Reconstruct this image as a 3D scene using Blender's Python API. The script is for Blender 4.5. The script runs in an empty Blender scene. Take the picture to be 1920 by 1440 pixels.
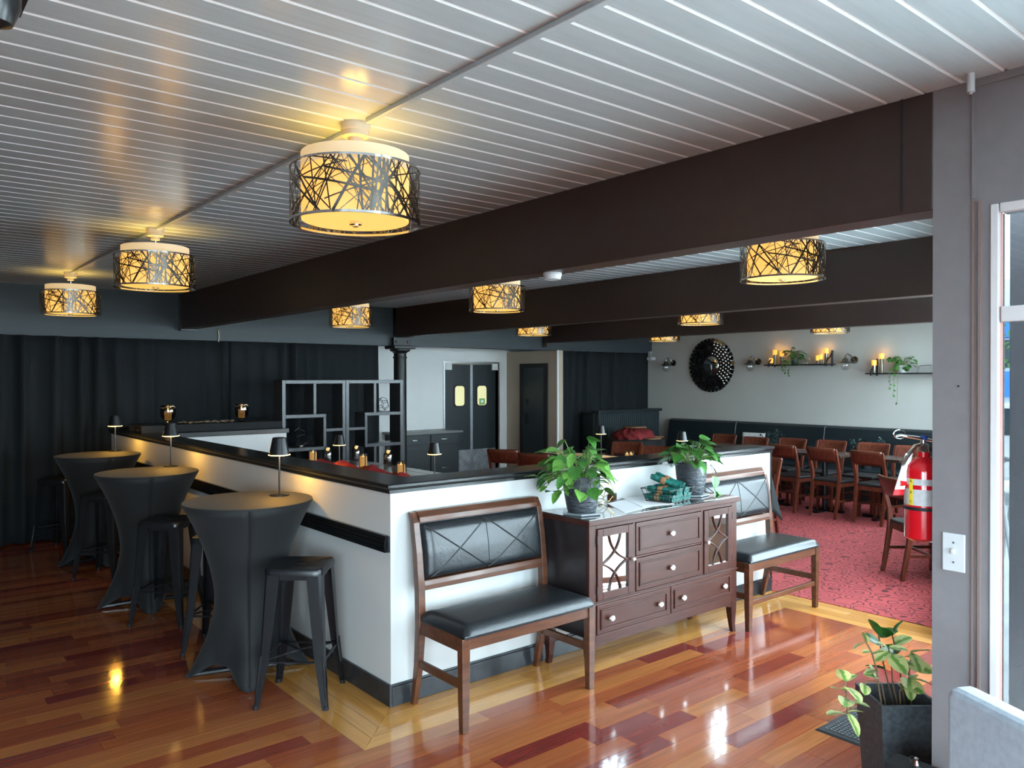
import bpy, bmesh, math, random
from mathutils import Vector, Matrix, Euler
random.seed(7)
R = math.radians
PI = math.pi
S = bpy.context.scene
COL = S.collection

# ------------------------------------------------------------------ camera
CAM_H, FPX, YAW, PIT, ROL = 1.70, 1475.76, -0.88119758, -0.00699788, -0.00167091
fw = Vector((math.sin(YAW)*math.cos(PIT), math.cos(YAW)*math.cos(PIT), math.sin(PIT)))
rt = Vector((math.cos(YAW), -math.sin(YAW), 0)); up = rt.cross(fw)
rt, up = rt*math.cos(ROL)+up*math.sin(ROL), up*math.cos(ROL)-rt*math.sin(ROL)
cd = bpy.data.cameras.new('camera'); cam = bpy.data.objects.new('camera', cd); COL.objects.link(cam)
cd.sensor_width = 36; cd.lens = FPX/1920*36; cd.clip_start = 0.05; cd.clip_end = 300
mw = Matrix((rt, up, -fw)).transposed().to_4x4(); mw.translation = (0, 0, CAM_H); cam.matrix_world = mw
S.camera = cam
CP = Vector((0, 0, CAM_H))
def at(px, py, x=None, y=None, z=None):          # measured photo point -> world point on a known plane
    d = fw + rt*((px-960)/FPX) - up*((py-720)/FPX)
    t = (z-CAM_H)/d.z if z is not None else (x/d.x if x is not None else y/d.y)
    return CP + d*t
def proj(p):
    v = Vector(p)-CP; w = v.dot(fw)
    return (960+FPX*v.dot(rt)/w, 720-FPX*v.dot(up)/w, w)

# ------------------------------------------------------------------ daylight, exposure
W = bpy.data.worlds.new('overcast_sky'); S.world = W; W.use_nodes = True
bg = W.node_tree.nodes['Background']; bg.inputs[0].default_value = (0.69, 0.89, 1.0, 1); bg.inputs[1].default_value = 25.0
S.view_settings.view_transform = 'Standard'; S.view_settings.look = 'None'
S.cycles.caustics_reflective = False; S.cycles.caustics_refractive = False
S.view_settings.exposure = 0.1; S.view_settings.gamma = 1.0; S.view_settings.use_curve_mapping = False
def portal(name, loc, rot, sx, sy):
    l = bpy.data.lights.new(name, 'AREA'); l.shape = 'RECTANGLE'; l.size = sx; l.size_y = sy
    l.cycles.is_portal = True
    o = bpy.data.objects.new(name, l); COL.objects.link(o); o.location = loc; o.rotation_euler = rot; return o
# openings that let the daylight in (window glass stands in each of them)
EA, EB = Vector((-1.13, 2.99, 0)), Vector((-4.15, 11.08, 0))       # slanted street wall of the dining side
EDIR = (EB-EA).normalized(); EANG = math.atan2(EDIR.y, EDIR.x); ELEN = (EB-EA).length
def ew(s, n, z): return Vector((EA.x+EDIR.x*s-EDIR.y*n, EA.y+EDIR.y*s+EDIR.x*n, z))
EWIN = [(0.40, 1.25, 0.45, 2.35), (1.45, 2.55, 0.03, 2.15), (2.75, 3.95, 0.45, 2.35), (4.3, 6.1, 1.15, 2.35), (6.4, 8.3, 1.0, 2.35)]
for a, b, z0, z1 in EWIN:
    portal('daylight_portal', ew((a+b)/2, -0.05, (z0+z1)/2), (R(90), 0, EANG+PI), b-a, z1-z0)
portal('daylight_portal', (0.28, 2.86, 1.2), (R(-90), 0, 0), 2.4, 2.1)
LWX0, LWX1 = 0.1, 1.85  # span of the window added in the unseen left wall
portal('daylight_portal', ((LWX0+LWX1)/2, -2.28, 1.4), (R(90), 0, 0), LWX1-LWX0, 2.1)
CWIN = [(-2.0, 0.25), (0.45, 2.65)]
for a, b in CWIN: portal('daylight_portal', (1.97, (a+b)/2, 1.45), (R(90), 0, R(90)), b-a, 2.1)

# ------------------------------------------------------------------ materials
MATS = {}
def mat(name, col, rough=0.5, metal=0.0, spec=0.5, var=0.0, scale=8.0, stretch=(1, 1, 1), bump=0.0, bscale=60.0,
        coat=0.0, emit=None, estr=0.0, alpha=1.0, trans=0.0, ior=1.45, sheen=0.0, col2=None):
    if name in MATS: return MATS[name]
    m = bpy.data.materials.new(name); m.use_nodes = True; MATS[name] = m
    nt = m.node_tree; N = nt.nodes; L = nt.links; p = N['Principled BSDF']
    c4 = (*col, 1)
    p.inputs['Base Color'].default_value = c4; p.inputs['Roughness'].default_value = rough
    p.inputs['Metallic'].default_value = metal; p.inputs['Specular IOR Level'].default_value = spec
    p.inputs['Coat Weight'].default_value = coat; p.inputs['Transmission Weight'].default_value = trans
    p.inputs['IOR'].default_value = ior; p.inputs['Sheen Weight'].default_value = sheen
    p.inputs['Coat Roughness'].default_value = 0.08
    if emit: p.inputs['Emission Color'].default_value = (*emit, 1); p.inputs['Emission Strength'].default_value = estr
    if var or bump or col2:
        tc = N.new('ShaderNodeTexCoord'); mp = N.new('ShaderNodeMapping'); L.new(tc.outputs['Object'], mp.inputs[0])
        mp.inputs['Scale'].default_value = stretch
    if var or col2:
        nz = N.new('ShaderNodeTexNoise'); nz.inputs['Scale'].default_value = scale; nz.inputs['Detail'].default_value = 5
        L.new(mp.outputs[0], nz.inputs['Vector'])
        rp = N.new('ShaderNodeValToRGB'); L.new(nz.outputs['Fac'], rp.inputs[0])
        a = col2 if col2 else tuple(max(0, c*(1-var)) for c in col)
        b = col if col2 else tuple(min(1, c*(1+var)) for c in col)
        rp.color_ramp.elements[0].color = (*a, 1); rp.color_ramp.elements[1].color = (*b, 1)
        rp.color_ramp.elements[0].position = 0.32; rp.color_ramp.elements[1].position = 0.68
        L.new(rp.outputs[0], p.inputs['Base Color'])
    if bump:
        nb = N.new('ShaderNodeTexNoise'); nb.inputs['Scale'].default_value = bscale; nb.inputs['Detail'].default_value = 3
        L.new(mp.outputs[0], nb.inputs['Vector'])
        bp = N.new('ShaderNodeBump'); bp.inputs['Strength'].default_value = bump; bp.inputs['Distance'].default_value = 0.01
        L.new(nb.outputs['Fac'], bp.inputs['Height']); L.new(bp.outputs[0], p.inputs['Normal'])
    return m
def plank_mat(name, cols, island, rough=0.12, along=1, grain=0.28):
    m = bpy.data.materials.new(name); m.use_nodes = True; nt = m.node_tree; N = nt.nodes; L = nt.links; p = N['Principled BSDF']
    if island: src = N.new('ShaderNodeNewGeometry').outputs['Random Per Island']
    else: src = N.new('ShaderNodeObjectInfo').outputs['Random']
    rp = N.new('ShaderNodeValToRGB'); L.new(src, rp.inputs[0]); cr = rp.color_ramp
    cr.interpolation = 'CONSTANT'
    while len(cr.elements) < len(cols): cr.elements.new(0.5)
    for i, c in enumerate(cols): cr.elements[i].position = i/len(cols); cr.elements[i].color = (*c, 1)
    g = N.new('ShaderNodeNewGeometry'); mp = N.new('ShaderNodeMapping'); L.new(g.outputs['Position'], mp.inputs[0])
    sc = [45, 45, 45]; sc[along] = 2.2; mp.inputs['Scale'].default_value = sc
    ad = N.new('ShaderNodeVectorMath'); ad.operation = 'ADD'; L.new(mp.outputs[0], ad.inputs[0])
    mu = N.new('ShaderNodeMath'); mu.operation = 'MULTIPLY'; mu.inputs[1].default_value = 37.0; L.new(src, mu.inputs[0])
    L.new(mu.outputs[0], ad.inputs[1])
    nz = N.new('ShaderNodeTexNoise'); nz.inputs['Scale'].default_value = 1.0; nz.inputs['Detail'].default_value = 4; nz.inputs['Distortion'].default_value = 0.8
    L.new(ad.outputs[0], nz.inputs['Vector'])
    r2 = N.new('ShaderNodeValToRGB'); L.new(nz.outputs['Fac'], r2.inputs[0])
    r2.color_ramp.elements[0].position = 0.3; r2.color_ramp.elements[1].position = 0.7
    r2.color_ramp.elements[0].color = (1-grain,)*3+(1,); r2.color_ramp.elements[1].color = (1+0*grain,)*3+(1,)
    mx = N.new('ShaderNodeMix'); mx.data_type = 'RGBA'; mx.blend_type = 'MULTIPLY'; mx.inputs[0].default_value = 1
    L.new(rp.outputs[0], mx.inputs[6]); L.new(r2.outputs[0], mx.inputs[7]); L.new(mx.outputs[2], p.inputs['Base Color'])
    p.inputs['Roughness'].default_value = rough; p.inputs['Specular IOR Level'].default_value = 0.5
    p.inputs['Coat Weight'].default_value = 0.45; p.inputs['Coat Roughness'].default_value = 0.08
    nb = N.new('ShaderNodeTexNoise'); nb.inputs['Scale'].default_value = 14; L.new(g.outputs['Position'], nb.inputs['Vector'])
    bp = N.new('ShaderNodeBump'); bp.inputs['Strength'].default_value = 0.06; bp.inputs['Distance'].default_value = 0.01
    L.new(nb.outputs['Fac'], bp.inputs['Height']); L.new(bp.outputs[0], p.inputs['Normal'])
    return m
def glass_mat(name, tint=(1, 1, 1), gl=0.07):
    m = bpy.data.materials.new(name); m.use_nodes = True; nt = m.node_tree; N = nt.nodes; L = nt.links
    N.remove(N['Principled BSDF']); o = N['Material Output']
    t = N.new('ShaderNodeBsdfTransparent'); t.inputs[0].default_value = (*tint, 1)
    g = N.new('ShaderNodeBsdfGlossy'); g.inputs['Roughness'].default_value = 0.02
    x = N.new('ShaderNodeMixShader'); x.inputs[0].default_value = gl
    L.new(t.outputs[0], x.inputs[1]); L.new(g.outputs[0], x.inputs[2]); L.new(x.outputs[0], o.inputs[0]); return m
def shade_mat(name, col, estr, base):
    m = mat(name, base, 0.8, emit=col, estr=estr); return m

FLOORC = [(0.25, 0.052, 0.022), (0.33, 0.085, 0.028), (0.18, 0.028, 0.022), (0.40, 0.135, 0.042), (0.30, 0.074, 0.030), (0.35, 0.100, 0.036), (0.22, 0.042, 0.024), (0.33, 0.086, 0.032), (0.29, 0.068, 0.028), (0.37, 0.115, 0.038)]
MAPLEC = [(0.55, 0.245, 0.058), (0.61, 0.29, 0.075), (0.50, 0.215, 0.048), (0.58, 0.265, 0.065)]
M_FLOOR = plank_mat('mahogany_planks', FLOORC, False); M_FLOORI = plank_mat('mahogany_planks_far', FLOORC, True)
M_MAPLE = plank_mat('maple_border_planks', MAPLEC, False, 0.09, 1, 0.22); M_MAPLEX = plank_mat('maple_border_planks_cross', MAPLEC, False, 0.09, 0, 0.22)
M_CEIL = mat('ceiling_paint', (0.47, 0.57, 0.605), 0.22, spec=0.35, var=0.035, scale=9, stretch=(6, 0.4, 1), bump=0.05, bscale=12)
M_LITEDGE = mat('window_lit_chamfer', (0.74, 0.79, 0.80), 0.4)  # window light on the board chamfers, put into a lighter colour
M_CEILD = mat('ceiling_groove_backing', (0.20, 0.21, 0.215), 0.8)
M_BEAM = mat('beam_brown_paint', (0.040, 0.024, 0.020), 0.42, var=0.05, scale=20, bump=0.04, bscale=90)
M_HEAD = mat('header_charcoal_paint', (0.024, 0.034, 0.040), 0.5, var=0.15, scale=4, stretch=(1, 0.3, 3))
M_WHITE = mat('white_wall_paint', (0.70, 0.70, 0.68), 0.6, var=0.015, scale=3, bump=0.03, bscale=120)
M_PWALL = mat('pale_grey_wall_paint', (0.53, 0.535, 0.53), 0.55, var=0.015, scale=3, bump=0.03, bscale=120)
M_GREIGE = mat('greige_wall_paint', (0.47, 0.46, 0.43), 0.65, var=0.02, scale=3)
M_FWALL = mat('hazy_grey_brown_paint', (0.19, 0.175, 0.18), 0.45, var=0.04, scale=20)  # own grey-brown paint, lightened further to carry lens haze on the post
M_BEIGE = mat('warm_lit_wall_paint', (0.44, 0.37, 0.285), 0.65, var=0.03, scale=3)  # warm light on the hall wall is put into this colour
M_BLACKP = mat('black_gloss_trim', (0.007, 0.008, 0.009), 0.22, var=0.2, scale=14, spec=0.5)
M_BASE = mat('black_baseboard', (0.022, 0.025, 0.029), 0.35, var=0.3, scale=18, bump=0.05, bscale=60)
M_CURT = mat('black_curtain_fabric', (0.0030, 0.0058, 0.0078), 0.9, var=0.15, scale=30, bump=0.1, bscale=300)
M_SPAN = mat('black_spandex', (0.0065, 0.0072, 0.0085), 0.75, var=0.08, scale=40, sheen=0.06, bump=0.05, bscale=400)
M_TCLOTH = mat('black_tablecloth', (0.006, 0.0075, 0.009), 0.85, var=0.1, scale=20)
M_BMETAL = mat('black_powder_metal', (0.008, 0.009, 0.011), 0.27, spec=0.5, var=0.1, scale=50)
M_LEATH = mat('black_leather', (0.012, 0.0145, 0.017), 0.30, var=0.25, scale=30, bump=0.10, bscale=70, spec=0.6)
M_STITCH = mat('leather_seam', (0.010, 0.012, 0.014), 0.5)
M_BWOOD = mat('bench_walnut_wood', (0.080, 0.027, 0.012), 0.36, var=0.30, scale=6, stretch=(6, 1, 6), coat=0.25)
M_SWOOD = mat('sideboard_espresso_wood', (0.046, 0.0125, 0.008), 0.38, spec=0.3, var=0.16, scale=4, stretch=(6, 1, 6))
M_CWOOD = mat('chair_cherry_wood', (0.105, 0.024, 0.012), 0.34, var=0.35, scale=6, stretch=(6, 6, 1), coat=0.2)
M_DARKSEAT = mat('dark_seat_vinyl', (0.018, 0.018, 0.02), 0.45, var=0.1)
M_CHROME = mat('chrome', (0.80, 0.81, 0.82), 0.10, metal=1.0)
M_NICK = mat('dark_nickel', (0.26, 0.25, 0.24), 0.2, metal=1.0)
M_STEEL = mat('brushed_steel', (0.55, 0.56, 0.57), 0.28, metal=1.0, var=0.1, scale=30)
M_GUN = mat('gunmetal', (0.10, 0.10, 0.10), 0.3, metal=1.0)
M_KNOB = mat('brushed_nickel_knob', (0.78, 0.76, 0.71), 0.30, metal=0.85)
M_BRASS = mat('brass_wire', (0.70, 0.50, 0.18), 0.25, metal=1.0)
M_MIRROR = mat('mirror_glass', (0.86, 0.89, 0.90), 0.015, metal=1.0)
M_DMIRROR = mat('smoked_mirror_tile', (0.10, 0.105, 0.11), 0.08, metal=0.9)
M_GLASS = glass_mat('window_glass'); M_JAR = glass_mat('clear_jar_glass', (0.93, 0.94, 0.94), 0.10); M_SMOKE = glass_mat('smoked_jar_glass', (0.55, 0.55, 0.56), 0.12)
M_GLASS1 = glass_mat('view_dimming_glass', (0.30, 0.31, 0.32), 0.04)  # tint added to hold back the bright view outdoors
M_WFRAME = mat('white_window_frame', (0.62, 0.60, 0.60), 0.4, var=0.03, scale=12)
M_POT = mat('charcoal_textured_pot', (0.040, 0.046, 0.054), 0.42, var=0.3, scale=20, stretch=(1, 1, 3), bump=0.9, bscale=22)
M_SAUCER = mat('slate_saucer', (0.20, 0.22, 0.24), 0.22)
M_SOIL = mat('potting_soil', (0.02, 0.014, 0.01), 0.95, bump=0.6, bscale=80)
M_LEAF = mat('pothos_leaf', (0.075, 0.22, 0.035), 0.30, col2=(0.012, 0.075, 0.016), scale=14, spec=0.5)
M_LEAF2 = mat('pale_fern_leaf', (0.16, 0.34, 0.055), 0.36, col2=(0.06, 0.19, 0.035), scale=14)
M_STEM = mat('green_stem', (0.14, 0.22, 0.06), 0.5, var=0.2)
M_STEMB = mat('reddish_stem', (0.20, 0.13, 0.075), 0.5, var=0.2)
M_DLEAF = mat('dark_leaf', (0.030, 0.060, 0.055), 0.4, var=0.4)
M_EMER = mat('emerald_damask_fabric', (0.014, 0.19, 0.155), 0.45, col2=(0.0005, 0.012, 0.012), scale=38)
M_KRAFT = mat('kraft_band', (0.29, 0.14, 0.06), 0.7, var=0.15, scale=30)
M_PAPER = mat('white_paper', (0.80, 0.80, 0.83), 0.6)
M_RED = mat('red_chiffon_runner', (0.22, 0.009, 0.010), 0.75, var=0.35, scale=9)
M_BURG = mat('burgundy_cloth', (0.17, 0.010, 0.012), 0.8, var=0.3, scale=12)
M_TAN = mat('tan_runner', (0.60, 0.47, 0.32), 0.75, var=0.15, scale=14)
M_COUNTER = mat('counter_greybrown_wood', (0.135, 0.115, 0.095), 0.20, var=0.35, scale=4, stretch=(1.2, 12, 1), coat=0.3)
M_WAX = mat('warm_wax', (0.42, 0.28, 0.12), 0.55, emit=(1.0, 0.46, 0.08), estr=0.45)
M_WAXW = mat('ivory_wax', (0.72, 0.62, 0.48), 0.55)
M_FLAME = mat('candle_flame', (1, 0.6, 0.2), 0.5, emit=(1.0, 0.62, 0.15), estr=4)
M_FROST = mat('frosted_candle_glass', (0.62, 0.50, 0.34), 0.25, emit=(1.0, 0.55, 0.14), estr=0.55)
M_SHADE = shade_mat('cream_drum_shade', (1.0, 0.52, 0.11), 1.05, (0.40, 0.30, 0.16))
M_SHADET = shade_mat('cream_drum_shade_top', (1.0, 0.66, 0.28), 0.55, (0.5, 0.44, 0.34))
M_DIFF = shade_mat('lamp_diffuser', (1.0, 0.58, 0.11), 0.95, (0.35, 0.28, 0.14))
M_LED = mat('warm_led_ring', (1, 0.85, 0.6), 0.5, emit=(1.0, 0.68, 0.22), estr=3.5)
M_CREAMM = mat('cream_metal', (0.50, 0.47, 0.40), 0.4)
M_DOORB = mat('black_door_paint', (0.010, 0.016, 0.019), 0.35, var=0.1, scale=6)
M_KICK = mat('scuffed_kick_plate', (0.25, 0.25, 0.26), 0.38, metal=0.7, var=0.35, scale=7)
M_DLITE = mat('lit_kitchen_window', (0.5, 0.47, 0.25), 0.4, emit=(0.85, 0.80, 0.42), estr=0.62)
M_GREEN = mat('green_sticker', (0.20, 0.42, 0.10), 0.6); M_STICK = mat('white_sticker', (0.8, 0.8, 0.75), 0.6)
M_FRED = mat('extinguisher_red', (0.62, 0.008, 0.016), 0.18, coat=0.6)
M_LABEL = mat('silver_label', (0.55, 0.56, 0.57), 0.4, var=0.08, scale=60); M_YEL = mat('yellow_label', (0.85, 0.70, 0.03), 0.5)
M_BLK = mat('black_rubber', (0.012, 0.012, 0.014), 0.6); M_BLUE = mat('blue_plastic', (0.03, 0.09, 0.45), 0.4)
M_PLATE = mat('white_plastic', (0.52, 0.53, 0.54), 0.35)
M_PLANT = mat('graphite_planter', (0.065, 0.076, 0.086), 0.6, var=0.3, scale=60)
M_CHAIRU = mat('blue_grey_upholstery', (0.30, 0.35, 0.41), 0.8, var=0.10, scale=45, sheen=0.3, bump=0.08, bscale=250)
M_MAT = mat('black_rubber_mat', (0.017, 0.018, 0.020), 0.7); M_MATR = mat('grey_mat_ribs', (0.075, 0.08, 0.088), 0.75, var=0.3, scale=90)
M_BANQ = mat('black_banquette_vinyl', (0.010, 0.017, 0.021), 0.42, var=0.15, scale=6)
M_CUSH = mat('white_woven_cushion', (0.55, 0.55, 0.54), 0.9, var=0.2, scale=60, bump=0.2, bscale=120)
M_STONE = mat('brown_pebbles', (0.13, 0.095, 0.06), 0.5, var=0.6, scale=30)
M_TWOOD = mat('dark_dining_table_wood', (0.035, 0.022, 0.018), 0.25, var=0.3, coat=0.3)
M_BOARD = mat('serving_board_wood', (0.20, 0.105, 0.05), 0.5, var=0.3, scale=10, stretch=(1, 8, 1))
M_PAVE = mat('pale_pavement', (0.74, 0.73, 0.70), 0.85, var=0.1, scale=3)
M_CARW = mat('white_car_paint', (0.80, 0.81, 0.82), 0.2, coat=0.5); M_CARG = mat('dark_car_glass', (0.05, 0.07, 0.08), 0.05)
M_BLUEB = mat('blue_building', (0.05, 0.22, 0.55), 0.6, var=0.08, scale=2); M_OWALL = mat('pale_building', (0.70, 0.74, 0.76), 0.8, var=0.06, scale=1)
M_EXTP = mat('grey_brown_post', (0.60, 0.57, 0.60), 0.6); M_ROPE = mat('pale_hose', (0.70, 0.72, 0.72), 0.5)
M_TREE = mat('tree_leaves', (0.10, 0.24, 0.07), 0.7, var=0.4, scale=3); M_PINK = mat('pinkish_primer_edge', (0.62, 0.36, 0.32), 0.6)
def variegated():
    m = bpy.data.materials.new('variegated_leaf'); m.use_nodes = True; nt = m.node_tree; N = nt.nodes; L = nt.links; p = N['Principled BSDF']
    tc = N.new('ShaderNodeTexCoord'); sx = N.new('ShaderNodeSeparateXYZ'); L.new(tc.outputs['Generated'], sx.inputs[0])
    s = N.new('ShaderNodeMath'); s.operation = 'SUBTRACT'; s.inputs[1].default_value = 0.5; L.new(sx.outputs[0], s.inputs[0])
    a = N.new('ShaderNodeMath'); a.operation = 'ABSOLUTE'; L.new(s.outputs[0], a.inputs[0])
    nz = N.new('ShaderNodeTexNoise'); nz.inputs['Scale'].default_value = 5; L.new(tc.outputs['Generated'], nz.inputs['Vector'])
    mu = N.new('ShaderNodeMath'); mu.operation = 'MULTIPLY_ADD'; mu.inputs[1].default_value = 0.35; L.new(nz.outputs['Fac'], mu.inputs[0]); L.new(a.outputs[0], mu.inputs[2])
    rp = N.new('ShaderNodeValToRGB'); L.new(mu.outputs[0], rp.inputs[0]); e = rp.color_ramp.elements
    e[0].position = 0.25; e[0].color = (0.17, 0.34, 0.07, 1); e[1].position = 0.38; e[1].color = (0.64, 0.66, 0.28, 1)
    L.new(rp.outputs[0], p.inputs['Base Color']); p.inputs['Roughness'].default_value = 0.35; return m
M_VLEAF = variegated()
def carpet_mat():
    m = bpy.data.materials.new('red_scroll_carpet'); m.use_nodes = True; nt = m.node_tree; N = nt.nodes; L = nt.links; p = N['Principled BSDF']
    g = N.new('ShaderNodeNewGeometry')
    nz = N.new('ShaderNodeTexNoise'); nz.inputs['Scale'].default_value = 6; L.new(g.outputs['Position'], nz.inputs['Vector'])
    mxv = N.new('ShaderNodeMix'); mxv.data_type = 'VECTOR'; mxv.inputs[0].default_value = 0.06
    L.new(g.outputs['Position'], mxv.inputs[4]); L.new(nz.outputs['Color'], mxv.inputs[5])
    v = N.new('ShaderNodeTexVoronoi'); v.inputs['Scale'].default_value = 7.0; L.new(mxv.outputs[1], v.inputs['Vector'])
    mu = N.new('ShaderNodeMath'); mu.operation = 'MULTIPLY'; mu.inputs[1].default_value = 26; L.new(v.outputs['Distance'], mu.inputs[0])
    sn = N.new('ShaderNodeMath'); sn.operation = 'SINE'; L.new(mu.outputs[0], sn.inputs[0])
    rp = N.new('ShaderNodeValToRGB'); L.new(sn.outputs[0], rp.inputs[0]); e = rp.color_ramp.elements
    e[0].position = 0.55; e[0].color = (0.37, 0.050, 0.052, 1); e[1].position = 0.93; e[1].color = (0.085, 0.008, 0.012, 1)
    n2 = N.new('ShaderNodeTexNoise'); n2.inputs['Scale'].default_value = 9; L.new(g.outputs['Position'], n2.inputs['Vector'])
    r2 = N.new('ShaderNodeValToRGB'); L.new(n2.outputs['Fac'], r2.inputs[0]); r2.color_ramp.elements[0].color = (0.75,)*3+(1,); r2.color_ramp.elements[1].color = (1.0, 1, 1, 1)
    mx = N.new('ShaderNodeMix'); mx.data_type = 'RGBA'; mx.blend_type = 'MULTIPLY'; mx.inputs[0].default_value = 1
    L.new(rp.outputs[0], mx.inputs[6]); L.new(r2.outputs[0], mx.inputs[7]); L.new(mx.outputs[2], p.inputs['Base Color'])
    p.inputs['Roughness'].default_value = 0.95; n3 = N.new('ShaderNodeTexNoise'); n3.inputs['Scale'].default_value = 300; L.new(g.outputs['Position'], n3.inputs['Vector'])
    bp = N.new('ShaderNodeBump'); bp.inputs['Strength'].default_value = 0.3; bp.inputs['Distance'].default_value = 0.005
    L.new(n3.outputs['Fac'], bp.inputs['Height']); L.new(bp.outputs[0], p.inputs['Normal']); return m
M_CARPET = carpet_mat()

# ------------------------------------------------------------------ mesh building
class MB:
    def __init__(s): s.v = []; s.f = []
    def add(s, vs, fs):
        n = len(s.v); s.v += [tuple(v) for v in vs]; s.f += [tuple(i+n for i in f) for f in fs]; return s
    def box(s, x0, x1, y0, y1, z0, z1, T=None):
        vs = [(x, y, z) for x in (x0, x1) for y in (y0, y1) for z in (z0, z1)]
        if T: vs = [T @ Vector(v) for v in vs]
        return s.add(vs, [(0, 1, 3, 2), (4, 6, 7, 5), (0, 4, 5, 1), (2, 3, 7, 6), (0, 2, 6, 4), (1, 5, 7, 3)])
    def hexa(s, b, t):                     # bottom quad and top quad, both counter-clockwise from above
        return s.add(list(b)+list(t), [(3, 2, 1, 0), (4, 5, 6, 7), (0, 1, 5, 4), (1, 2, 6, 5), (2, 3, 7, 6), (3, 0, 4, 7)])
    def prism(s, pts, axis, a, b):         # 2D polygon extruded along an axis
        def mk(p, c):
            return (c, p[0], p[1]) if axis == 0 else ((p[0], c, p[1]) if axis == 1 else (p[0], p[1], c))
        n = len(pts); vs = [mk(p, a) for p in pts]+[mk(p, b) for p in pts]
        fs = [tuple(range(n))[::-1], tuple(range(n, 2*n))]+[(i, (i+1) % n, n+(i+1) % n, n+i) for i in range(n)]
        return s.add(vs, fs)
    def tube(s, path, r, n=8, cap=True, flat=None):
        P = [Vector(p) for p in path]; rs = r if isinstance(r, (list, tuple)) else [r]*len(P)
        t0 = (P[1]-P[0]).normalized(); ref = Vector((0, 0, 1)) if abs(t0.z) < 0.9 else Vector((1, 0, 0))
        u = t0.cross(ref).normalized(); vs = []
        for i, p in enumerate(P):
            t = ((P[min(i+1, len(P)-1)]-P[max(i-1, 0)])).normalized()
            u = (u-t*u.dot(t)).normalized(); w = t.cross(u)
            for k in range(n):
                a = 2*PI*(k+0.5)/n; vs.append(p+(u*math.cos(a)+w*math.sin(a)*(flat or 1))*rs[i])
        fs = [(i*n+k, i*n+(k+1) % n, (i+1)*n+(k+1) % n, (i+1)*n+k) for i in range(len(P)-1) for k in range(n)]
        if cap: fs += [tuple(range(n))[::-1], tuple(range((len(P)-1)*n, len(P)*n))]
        return s.add(vs, fs)
    def lathe(s, prof, n=24, c=(0, 0, 0), axis='z', closed=False):
        vs = []
        for r, z in prof:
            for k in range(n):
                a = 2*PI*k/n; q = (r*math.cos(a), r*math.sin(a), z)
                if axis == 'x': q = (q[2], q[0], q[1])
                if axis == 'y': q = (q[0], q[2], q[1])
                vs.append((q[0]+c[0], q[1]+c[1], q[2]+c[2]))
        m = len(prof)
        fs = [(i*n+k, i*n+(k+1) % n, (i+1)*n+(k+1) % n, (i+1)*n+k) for i in range(m-1) for k in range(n)]
        if not closed: fs += [tuple(range(n))[::-1], tuple(range((m-1)*n, m*n))]
        return s.add(vs, fs)
    def grid(s, fn, nu, nv):
        vs = [fn(i/nu, j/nv) for i in range(nu+1) for j in range(nv+1)]
        fs = [(i*(nv+1)+j, (i+1)*(nv+1)+j, (i+1)*(nv+1)+j+1, i*(nv+1)+j+1) for i in range(nu) for j in range(nv)]
        return s.add(vs, fs)
    def mesh(s, name, fix=True):
        me = bpy.data.meshes.new(name); me.from_pydata(s.v, [], s.f)
        if fix:
            b = bmesh.new(); b.from_mesh(me); bmesh.ops.recalc_face_normals(b, faces=b.faces); b.to_mesh(me); b.free()
        me.update(); return me
def ob(name, mb, m, parent=None, smooth=False, bev=0.0, loc=None, rot=None, solid=0.0, sub=0, fix=True):
    me = mb if isinstance(mb, bpy.types.Mesh) else mb.mesh(name, fix)
    if m and not me.materials: me.materials.append(m)
    if smooth:
        me.polygons.foreach_set('use_smooth', [True]*len(me.polygons))
        if smooth != 'all': me.set_sharp_from_angle(angle=R(40))
    o = bpy.data.objects.new(name, me); COL.objects.link(o)
    if parent: o.parent = parent
    if loc is not None: o.location = loc
    if rot is not None: o.rotation_euler = rot
    if solid: md = o.modifiers.new('thickness', 'SOLIDIFY'); md.thickness = solid
    if sub: md = o.modifiers.new('smooth', 'SUBSURF'); md.levels = sub; md.render_levels = sub
    if bev: md = o.modifiers.new('edge', 'BEVEL'); md.width = bev; md.segments = 2; md.limit_method = 'ANGLE'; md.angle_limit = R(35)
    return o
def tag(o, label=None, cat=None, group=None, kind=None):
    if label: o['label'] = label
    if cat: o['category'] = cat
    if group: o['group'] = group
    if kind: o['kind'] = kind
    return o
def root(name, loc, rz, label, cat, group=None):
    o = bpy.data.objects.new(name, None); COL.objects.link(o); o.empty_display_size = 0.1
    o.location = loc; o.rotation_euler = (0, 0, rz); return tag(o, label, cat, group)
def copy_tree(src, loc, rz, label=None, parent=None):
    c = src.copy(); COL.objects.link(c); c.parent = parent
    if parent is None: c.location = loc; c.rotation_euler = (0, 0, rz)
    if label: c['label'] = label
    for ch in src.children: copy_tree(ch, None, None, None, c)
    return c
def struct(name, mb, m, parent=None, **k):
    o = ob(name, mb, m, parent, **k)
    if parent is None: o['kind'] = 'structure'
    return o
def boxes(*bs):
    m = MB()
    for b in bs: m.box(*b)
    return m
def plight(name, loc, col, power, rad=0.03, parent=None):
    l = bpy.data.lights.new(name, 'POINT'); l.color = col; l.energy = power; l.shadow_soft_size = rad
    o = bpy.data.objects.new(name, l); COL.objects.link(o); o.location = loc
    if parent: o.parent = parent
    return o

# ------------------------------------------------------------------ shell
ZC, HX, BX, YR = 2.68, -9.45, -10.72, 11.10
FY0 = 2.83
PX, PY, PZ = -3.545, 2.105, 1.155                  # corner of the half wall and its top
PXL, PYR = -9.48, 5.60
BO = 0.345                                          # maple border width
FOOT = [(-11.0, -2.5), (2.3, -2.5), (2.3, FY0+0.15), (EA.x+0.04, FY0+0.15), (EB.x+0.06, 11.3), (-11.0, 11.3)]
def street_y(x): return EA.y+(x-EA.x)/EDIR.x*EDIR.y
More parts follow.
